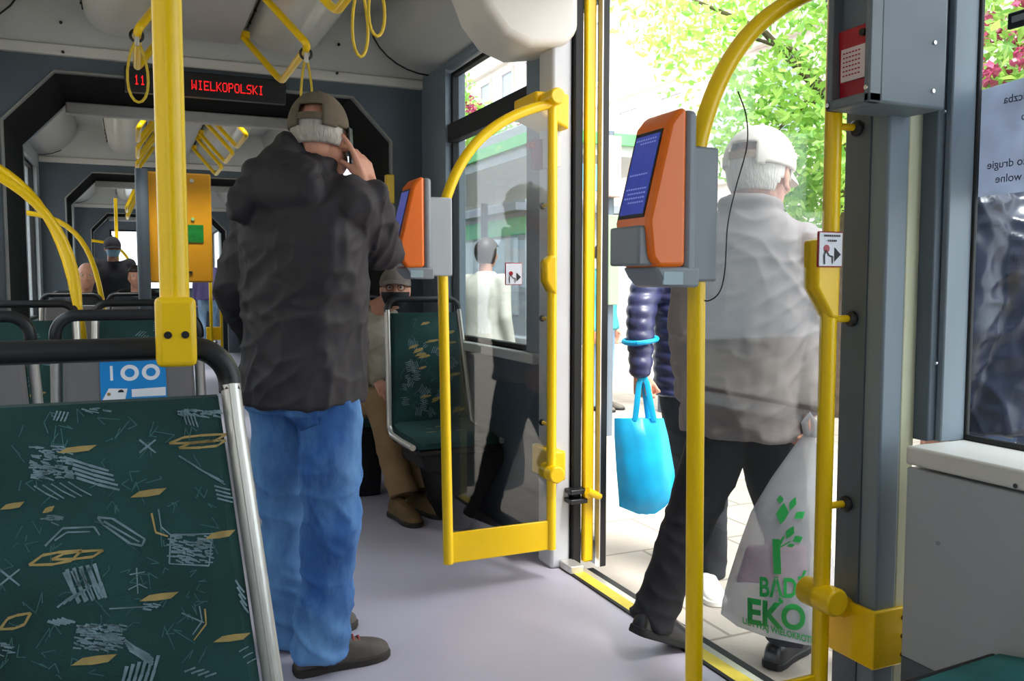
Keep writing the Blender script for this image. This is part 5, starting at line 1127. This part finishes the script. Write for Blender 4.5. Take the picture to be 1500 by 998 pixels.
# ---- white plastic bag of the old man
def eco_bag():
    FILM = film_mat('bag_film', S(186, 188, 194), 0.70, rough=0.25, trl=0.45); GRN = mat('bag_print_green', S(14, 142, 62), 0.5, var=0.08); PNK = mat('bag_content_pink', S(206, 150, 176), 0.7, var=0.2)
    top = PY(1187, 628, 1.93); nv = V((-_s * 0 - 0.66, -0.75, 0)).normalized(); ux = V((0.75, -0.66, 0)).normalized(); t = thing('plastic_bag', 'white translucent carrier bag with green tree print held by the old man', 'bag', top - V((0, 0, 0.6)))
    p0 = top
    def q(x, y, o=0.0): return PP(x, y, p0, nv) + nv * o
    # outline in the photo, row by row: left edge, right edge
    rows = [(632, 1180, 1192), (655, 1162, 1197), (700, 1130, 1203), (750, 1100, 1210), (800, 1082, 1217), (850, 1066, 1226), (880, 1058, 1231), (900, 1056, 1236), (918, 1080, 1236), (932, 1118, 1234), (942, 1170, 1226)]
    def bulge(u, v): return 0.055 * (1 - (2 * u - 1) ** 2) ** 0.6 * min(1, v * 2.2 + 0.1) * (1 - 0.6 * max(0, v - 0.8) / 0.2)
    def at(x, y):
        for (ya, la, ra), (yb, lb, rb) in zip(rows, rows[1:]):
            if ya <= y <= yb: k = (y - ya) / (yb - ya); return la + (lb - la) * k, ra + (rb - ra) * k
        return rows[-1][1:]
    def front(x, y, o=0.0):
        l_, r_ = at(x, y); u = min(1, max(0, (x - l_) / (r_ - l_))); v = (y - 632) / 310; w = 0.010 * nz3(V((x * 0.02, y * 0.012, 0)), 1, 1, 1)
        return q(x, y, bulge(u, v) + w * min(1, 4 * u * (1 - u)) + o)
    m = MB(); N = 18; grid_f, grid_b = [], []
    ys = [632, 640, 655, 675, 700, 725, 750, 775, 800, 825, 850, 865, 880, 892, 900, 910, 918, 926, 932, 938, 942]
    rings = []
    for y in ys:
        l_, r_ = at(0, y); fr_ = [front(l_ + (r_ - l_) * i / N, y) for i in range(N + 1)]; v = (y - 632) / 310
        bk = [q(l_ + (r_ - l_) * i / N, y, -bulge(i / N, v) * 0.9) for i in range(N - 1, 0, -1)]; rings.append(fr_ + bk)
    m.rings(rings); m.build('film', FILM, t, angle=80)
    MB().tube([q(1183, 640), q(1178, 618, 0.02), q(1186, 606, 0.022), q(1192, 618, 0.02), q(1192, 640)], 0.010, 8, flat=(nv, 0.4)).build('handle_loop', FILM, t)
    def leaf(x, y, w, h, a, mm):
        ca, sa = math.cos(R(a)), math.sin(R(a)); pts = [(0, -h), (w, -h * .2), (w * .55, h * .5), (0, h), (-w, h * .2), (-w * .55, -h * .5)]
        mm.bm.faces.new([mm.bm.verts.new(front(x + px_ * ca - py_ * sa, y + px_ * sa + py_ * ca, 0.004)) for px_, py_ in pts])
    m = MB()
    for a in ((1143, 727, 5, 6, 0), (1146, 746, 9, 15, 10), (1161, 732, 5, 10, 25), (1171, 748, 6, 9, 60), (1157, 772, 6, 11, 30), (1168, 782, 6, 8, 70), (1158, 791, 3, 6, 80)): leaf(*a, m)
    m.build('print_leaves', GRN, t, smooth=False)
    m = MB()
    for a_, b_ in (((1139, 832), (1137, 782)), ((1137, 800), (1148, 778)), ((1140, 795), (1158, 785))):
        for i in range(6):
            k0, k1 = i / 6, (i + 1) / 6; w = 5.5 if a_ == (1139, 832) else 2.0
            l0 = (a_[0] + (b_[0] - a_[0]) * k0, a_[1] + (b_[1] - a_[1]) * k0); l1 = (a_[0] + (b_[0] - a_[0]) * k1, a_[1] + (b_[1] - a_[1]) * k1)
            m.bm.faces.new([m.bm.verts.new(front(px_, py_, 0.004)) for px_, py_ in ((l0[0] - w, l0[1]), (l0[0] + w, l0[1]), (l1[0] + w, l1[1]), (l1[0] - w, l1[1]))])
    m.build('print_trunk', GRN, t, smooth=False)
    def word(txt, x, y, h, bold, sp=1.0, slope=0.0, wk=1.0):                 # laid over the front of the bag
        m = MB(); text_mesh(m, txt, (0, 0, 0), V((1, 0, 0)), V((0, 1, 0)), h, bold=bold, spacing=sp)
        bmesh.ops.triangulate(m.bm, faces=m.bm.faces[:]); bmesh.ops.subdivide_edges(m.bm, edges=[e for e in m.bm.edges if e.calc_length() > 9], cuts=1)
        for v in m.bm.verts: v.co = front(x + v.co.x * wk, y - v.co.y + slope * v.co.x, 0.004)
        m.build('lettering', GRN, t, smooth=False)
    word('BĄDŹ', 1112, 864, 38, 0.03, 1.02, 0.01, 0.72); word('EKO', 1094, 906, 54, 0.035, 1.0, 0.09, 0.80); word('UŻYWAJ WIELOKROTNIE', 1088, 908, 15, 0.03, 1.0, 0.19, 0.66)
    m = MB(); m.hexa([q(1078, 852, -0.015), q(1180, 852, -0.015), q(1180, 852, 0.020), q(1078, 852, 0.020), q(1094, 800, -0.015), q(1182, 800, -0.015), q(1182, 800, 0.020), q(1094, 800, 0.020)]); 
    tag(m.build('carton', PNK, None, bevel=0.008), 'pinkish carton showing faintly through the white carrier bag', 'carton')
eco_bag()

# ---- the seated man
J = pose((1.16, 4.7, 0), 182, 182, 196, 1.70)
J['hip'] = V((1.17, 4.66, 0.57)); J['neck'] = V((1.15, 4.72, 1.045)); J['head'] = PY(579, 423, 4.60); J['nod'] = 0.02
for q, s_ in (('R', 1), ('L', -1)): J['sh' + q] = J['neck'] + V((0, 0, -0.07)) + rgt(182) * (s_ * 0.165)
J['elR'] = PY(549, 525, 4.62); J['wrR'] = PY(553, 557, 4.42); J['elL'] = V((1.46, 4.62, 0.80)); J['wrL'] = V((1.545, 4.44, 0.875))
J['hpR'] = V((1.08, 4.62, 0.53)); J['hpL'] = V((1.26, 4.62, 0.53)); J['knR'] = PY(556, 590, 4.36); J['knL'] = V((1.28, 4.45, 0.53)); J['anR'] = PY(588, 715, 4.14); J['anL'] = PY(618, 708, 4.22)
J['ftR'] = (V((1.185, 4.20, 0)), 170, 0); J['ftL'] = (V((1.30, 4.27, 0)), 158, 0); J['hem'] = 0.04
J['hdR'] = (V((0.1, -0.9, -0.4)), V((0, 0, -1)), V((1, 0, 0))); J['hdL'] = (V((-0.1, -0.75, 0.3)), V((-1, 0, -0.1)), V((0, 0, 1)))
def collar2(m):
    c = J['neck']; f, r_ = fwd(182), rgt(182); m.tube([c + r_ * (0.074 * math.cos(b)) + f * (0.074 * math.sin(b) + 0.005) + V((0, 0, 0.015 - 0.012 * math.sin(b))) for b in (2 * math.pi * i / 20 for i in range(21))], 0.026, 10)
    for s_ in (-1, 1): m.caps([c + r_ * (s_ * 0.05) - V((0, 0, 0.01)), J['shR' if s_ > 0 else 'shL'] + V((0, 0, 0.015))], [0.062, 0.066], 12)
sm, P, fr, tp = person('seated man in a beige grey jacket, grey cap, glasses and black mask', J, BEIGE, TAN, SUEDE, SOLED, vox=0.006, fold_top=fold_cloth(0.010, 12.0), fold_leg=fold_legs(0.008, 0.3, 0.1, 8.0), leg_r=(0.10, 0.09, 0.078, 0.074, 0.074), laces=SUEDE, extra_top=collar2,
    curl={'R': dict(curl=(20, 25, 15)), 'L': dict(curl=(35, 40, 25))}, shoe_h=1.15, top_prof=[(0.02, .190, .15)] + TOP_JACKET[2:])
shell(P(0, 0.004, -0.02), fr, (0.078, 0.108, 0.10), lambda p: p.y > 0.035 and p.z < 0.0 and p.z > -0.085, 'face_mask', BLKT, sm, 0.003)
cap_hat(P, fr, J['head'], mat('grey_brown_cap', S(112, 102, 96), 0.85, var=0.12, vscale=20), sm, 1.02, tilt=-17, strap=False, bdz=0.030)
for s_ in (-1, 1):
    MB().tube([P(s_ * 0.032 + 0.021 * math.cos(b), 0.097, 0.004 + 0.017 * math.sin(b)) for b in (2 * math.pi * i / 16 for i in range(17))], 0.0018, 6).build('glasses_rim', BLK, sm)
    MB().tube([P(s_ * 0.053, 0.095, 0.008), P(s_ * 0.080, 0.04, 0.010), P(s_ * 0.083, -0.01, 0.008)], 0.0018, 6).build('glasses_temple', BLK, sm)
shell(P(0, -0.008, 0.008), fr, (0.080, 0.099, 0.102), lambda p: p.z < 0.03 and p.z > -0.06 and p.y < 0.01, 'hair', HAIRG, sm, 0.005)

# ---- the person with the cyan bag
def quilt(seed, per=0.05, A=0.007):
    f0 = fold_cloth(0.006, seed)
    return lambda p, n: A * (abs(math.sin(math.pi * p.z / per + 2.0 * nz3(p, 4, 4, 2, seed))) - 0.6) + f0(p, n)
J = pose((2.21, 3.06, ZG), 222, 218, 215, 1.70)
J['hip'] = PY(1022, 545, 3.04); J['neck'] = PY(1016, 335, 3.04); J['head'] = PY(1014, 278, 3.02)
for q, s_ in (('R', 1), ('L', -1)): J['sh' + q] = J['neck'] + V((0, 0, -0.06)) + rgt(218) * (s_ * 0.165)
J['elR'] = PY(938, 465, 3.02); J['wrR'] = PY(938, 540, 2.96); J['hdR'] = (V((0.10, -0.05, -1)), V((0.75, 0.6, 0)), V((-0.5, -0.8, 0)))
J['hpR'] = PY(995, 575, 3.08); J['hpL'] = PY(1048, 575, 2.98); J['knR'] = PY(1008, 700, 3.20); J['knL'] = PY(1044, 705, 2.90); J['anR'] = PY(1000, 800, 3.36); J['anL'] = PY(1044, 830, 2.92)
J['ftL'] = (V((2.24, 2.99, ZG)), 205, 0); J['ftR'] = (PY(990, 815, 3.45) , 215, 30)
bp, P, fr, tp = person('person in a navy quilted jacket and black trousers carrying the cyan bag', J, NAVY, BLKT, WSOLE, WSOLE, vox=0.007, fold_top=quilt(3.0), fold_leg=fold_legs(0.006, 0.35, 0.05, 2.0), leg_r=(0.095, 0.083, 0.066, 0.060, 0.056), arm_r=(0.078, 0.070, 0.062, 0.048),
    curl={'R': dict(curl=(65, 70, 40), thumb=(0.7, 0.3, 0.6))}, shoe_L=0.27)
shell(P(0, -0.008, 0.008), fr, (0.084, 0.104, 0.110), lambda p: p.z > 0.03 or (p.y < 0.02 and p.z > -0.08), 'hair', HAIRG, bp, 0.008)
def cyan_bag():
    CY = film_mat('cyan_bag_fabric', S(16, 190, 236), 1.0, trl=0.35); p0 = PY(940, 600, 2.94); nv = V((-0.50, -0.86, 0)).normalized()
    t = thing('tote_bag', 'bright cyan tote bag hanging from the hand in the navy sleeve', 'bag', p0 - V((0, 0, 0.5)))
    q = lambda x, y, o=0.0: PP(x, y, p0, nv) + nv * o
    rows = [(613, 900, 972), (640, 900, 979), (690, 903, 988), (725, 906, 990), (742, 907, 975), (752, 930, 962)]
    rings = []
    for i, (y, l_, r_) in enumerate(rows):
        b = (0.012, 0.04, 0.06, 0.06, 0.05, 0.02)[i]; rings.append([q(l_ + (r_ - l_) * k / 10, y, b * math.sin(math.pi * k / 10) ** 0.6 + 0.004 * math.sin(k * 1.9 + y)) for k in range(11)] + [q(l_ + (r_ - l_) * k / 10, y, -b * math.sin(math.pi * k / 10) ** 0.6) for k in range(9, 0, -1)])
    MB().rings(rings).build('bag_body', CY, t, angle=70)
    for x0, x1, o in ((930, 936, 0.012), (950, 944, -0.012), (958, 948, 0.014)):
        MB().tube([q(x0, 616, o), q(x0 + (x1 - x0) * 0.5, 590, o), q(x1, 562, o * 0.5), q(942, 548, 0.0)], 0.012, 8, flat=(nv, 0.25)).build('strap', CY, t)
    m = MB(); c0 = J['elR'].lerp(J['wrR'], 0.45); d_ = (J['wrR'] - J['elR']).normalized(); u1 = d_.orthogonal().normalized(); u2 = d_.cross(u1)
    m.tube([c0 + (u1 * math.cos(b) + u2 * math.sin(b)) * 0.068 + d_ * 0.03 * math.cos(b) for b in (2 * math.pi * i / 20 for i in range(21))], 0.010, 8).build('strap', CY, t)
cyan_bag()

# ---- passers-by outside and passengers further up the car
def plain(label, J, top, leg, shoe_m, hair, vox=0.012, skin=SKIN, long_hair=False, bald=False, group=None, **k):
    t, P, fr, tp = person(label, J, top, leg, shoe_m, BLKR, vox=vox, skin=skin, group=group, vt=1.1, **k)
    if not bald: shell(P(0, -0.008, 0.008), fr, (0.086, 0.106, 0.112), lambda p: p.z > 0.04 or (p.y < 0.025 and p.z > (-0.11 if long_hair else -0.06)), 'hair', hair, t, 0.010, 32, k=J['k'])
    return t, P, fr
DHAIR = mat('dark_hair', S(52, 38, 32), 0.5, var=0.2, vscale=40); CREAMC = mat('cream_jacket', S(206, 200, 184), 0.8, var=0.06)
TEAL = mat('teal_top', S(70, 160, 170), 0.8); PURP = mat('purple_jumper', S(96, 84, 132), 0.8, var=0.12); DARKC = mat('dark_coat', S(34, 34, 40), 0.8, var=0.15); MASKB = mat('mask_blue', S(150, 190, 214), 0.7)
J = pose((2.52, 6.2, ZG), 60, 60, 65, 1.64); J['knR'] += fwd(60) * 0.08; J['anL'] -= fwd(60) * 0.16
w, P, fr = plain('woman in a cream jacket and blue jeans walking outside behind the barrier glass', J, CREAMC, JEANS, BLKS, DHAIR, long_hair=True)
hb = thing('handbag', 'small dark handbag at the side of the woman in cream', 'bag', J['wrL'] + V((0, 0, -0.25)))
c_ = J['wrL'] + V((0.02, -0.02, -0.17)); MB().box(c_ - V((0.05, 0.12, 0.09)), c_ + V((0.05, 0.12, 0.09))).build('bag_body', BLKS, hb, bevel=0.03); MB().tube(bez(c_ + V((0, -0.09, 0.08)), J['wrL'] + V((0, -0.05, -0.08)), J['wrL'] + V((0, 0.03, -0.08)), c_ + V((0, 0.09, 0.08)), 8), 0.008, 8).build('strap', BLKS, hb)
b_ = PZ(880, 600, ZG); J = pose((b_.x, b_.y, ZG), 150, 150, 150, 1.70); plain('person in a teal top and light jeans at the edge of the open door leaf', J, TEAL, JEANSL, TRAIN, DHAIR)
J = pose((2.26, 1.60, ZG), 8, 4, 2, 1.88); J['head'] += V((0, 0.03, -0.075)); J['knL'] = V((2.20, 1.84, 0.42)); J['anL'] = V((2.18, 1.98, 0.03)); J['ftL'] = (V((2.18, 1.90, ZG)), 8, 0); J['knR'] = V((2.40, 1.44, 0.40)); J['anR'] = V((2.40, 1.16, 0.06)); J['ftR'] = (V((2.40, 1.06, ZG + 0.06)), 8, 20)
plain('person in a shiny black-blue jacket outside, right behind the window with the notice', J, NAVYB, JEANSD, BLKS, DHAIR, vox=0.008, fold_top=fold_cloth(0.016, 20.0, 0.6), arm_r=(0.088, 0.078, 0.070, 0.055))
J = pose((1.30, 17.4, 0), 10, 6, 0, 1.74); J['anL'] -= fwd(10) * 0.1; plain('far passenger in a purple jumper and light jeans standing by the second door', J, PURP, JEANSL, WSOLE, DHAIR, vox=0.016)
def seatedp(x, y, facing, H=1.66):
    J = pose((x, y, 0), facing, facing, facing, H); f, r_ = fwd(facing), rgt(facing); J['hip'] = V((x, y, 0.55)) + f * 0.16; J['neck'] = V((x, y, 1.06)) + f * 0.06; J['head'] = J['neck'] + V((0, 0, 0.185)) + f * 0.03
    for q, s_ in (('R', 1), ('L', -1)):
        J['sh' + q] = J['neck'] + V((0, 0, -0.06)) + r_ * s_ * 0.15; J['el' + q] = J['sh' + q] + V((0, 0, -0.26)) + f * 0.06; J['wr' + q] = J['el' + q] + f * 0.22 - r_ * s_ * 0.05 + V((0, 0, -0.02)); J['hd' + q] = (f, V((0, 0, -1)), -r_ * s_)
        J['hp' + q] = J['hip'] + r_ * s_ * 0.085; J['kn' + q] = V((x, y, 0.52)) + f * 0.50 + r_ * s_ * 0.10; J['an' + q] = V((x, y, 0.10)) + f * 0.46 + r_ * s_ * 0.09; J['ft' + q] = (V((x, y, 0)) + f * 0.40 + r_ * s_ * 0.09, facing, 0)
    return J
make_seat('seat of the bald passenger in the second car', (-0.44, 7.95, 0), 0, G_S, seed=14, n=4, flare=0.02); make_seat('last seat of the second car before the passage', (0.03, 9.25, 0), 0, G_S, seed=15, n=4, flare=0.02)
J = seatedp(-0.44, 7.93, 180); J['head'].x = -0.345; J['neck'].x = -0.40; plain('bald seated passenger in black in the second car', J, DARKC, DARKC, BLKS, DHAIR, bald=True, vox=0.012)
J = seatedp(0.03, 9.23, 180, 1.66); t3, P, fr = plain('dark haired seated passenger with a white collar beside the grey post', J, DARKC, DARKC, BLKS, DHAIR, vox=0.014)
MB().tube([J['neck'] + V((0.085 * math.cos(b), 0.085 * math.sin(b), 0.005)) for b in (2 * math.pi * i / 16 for i in range(17))], 0.02, 8).build('collar', WHITE, t3)
p_ = PY(165, 366, 10.85); J = pose((p_.x, 10.85, 0), 180, 180, 170, 1.74); J['head'] = V((p_.x, 10.80, 1.58)); J['neck'] = V((p_.x, 10.85, 1.40)); t4, P, fr = plain('standing passenger with a black cap and pale blue mask in the third car', J, DARKC, DARKC, BLKS, DHAIR, vox=0.014)
cap_hat(P, fr, J['head'], BLKT, t4, 1.08, strap=False); shell(P(0, 0.004, -0.02), fr, (0.080, 0.112, 0.10), lambda p: p.y > 0.035 and p.z < 0.0 and p.z > -0.085, 'face_mask', MASKB, t4, 0.003, 32)
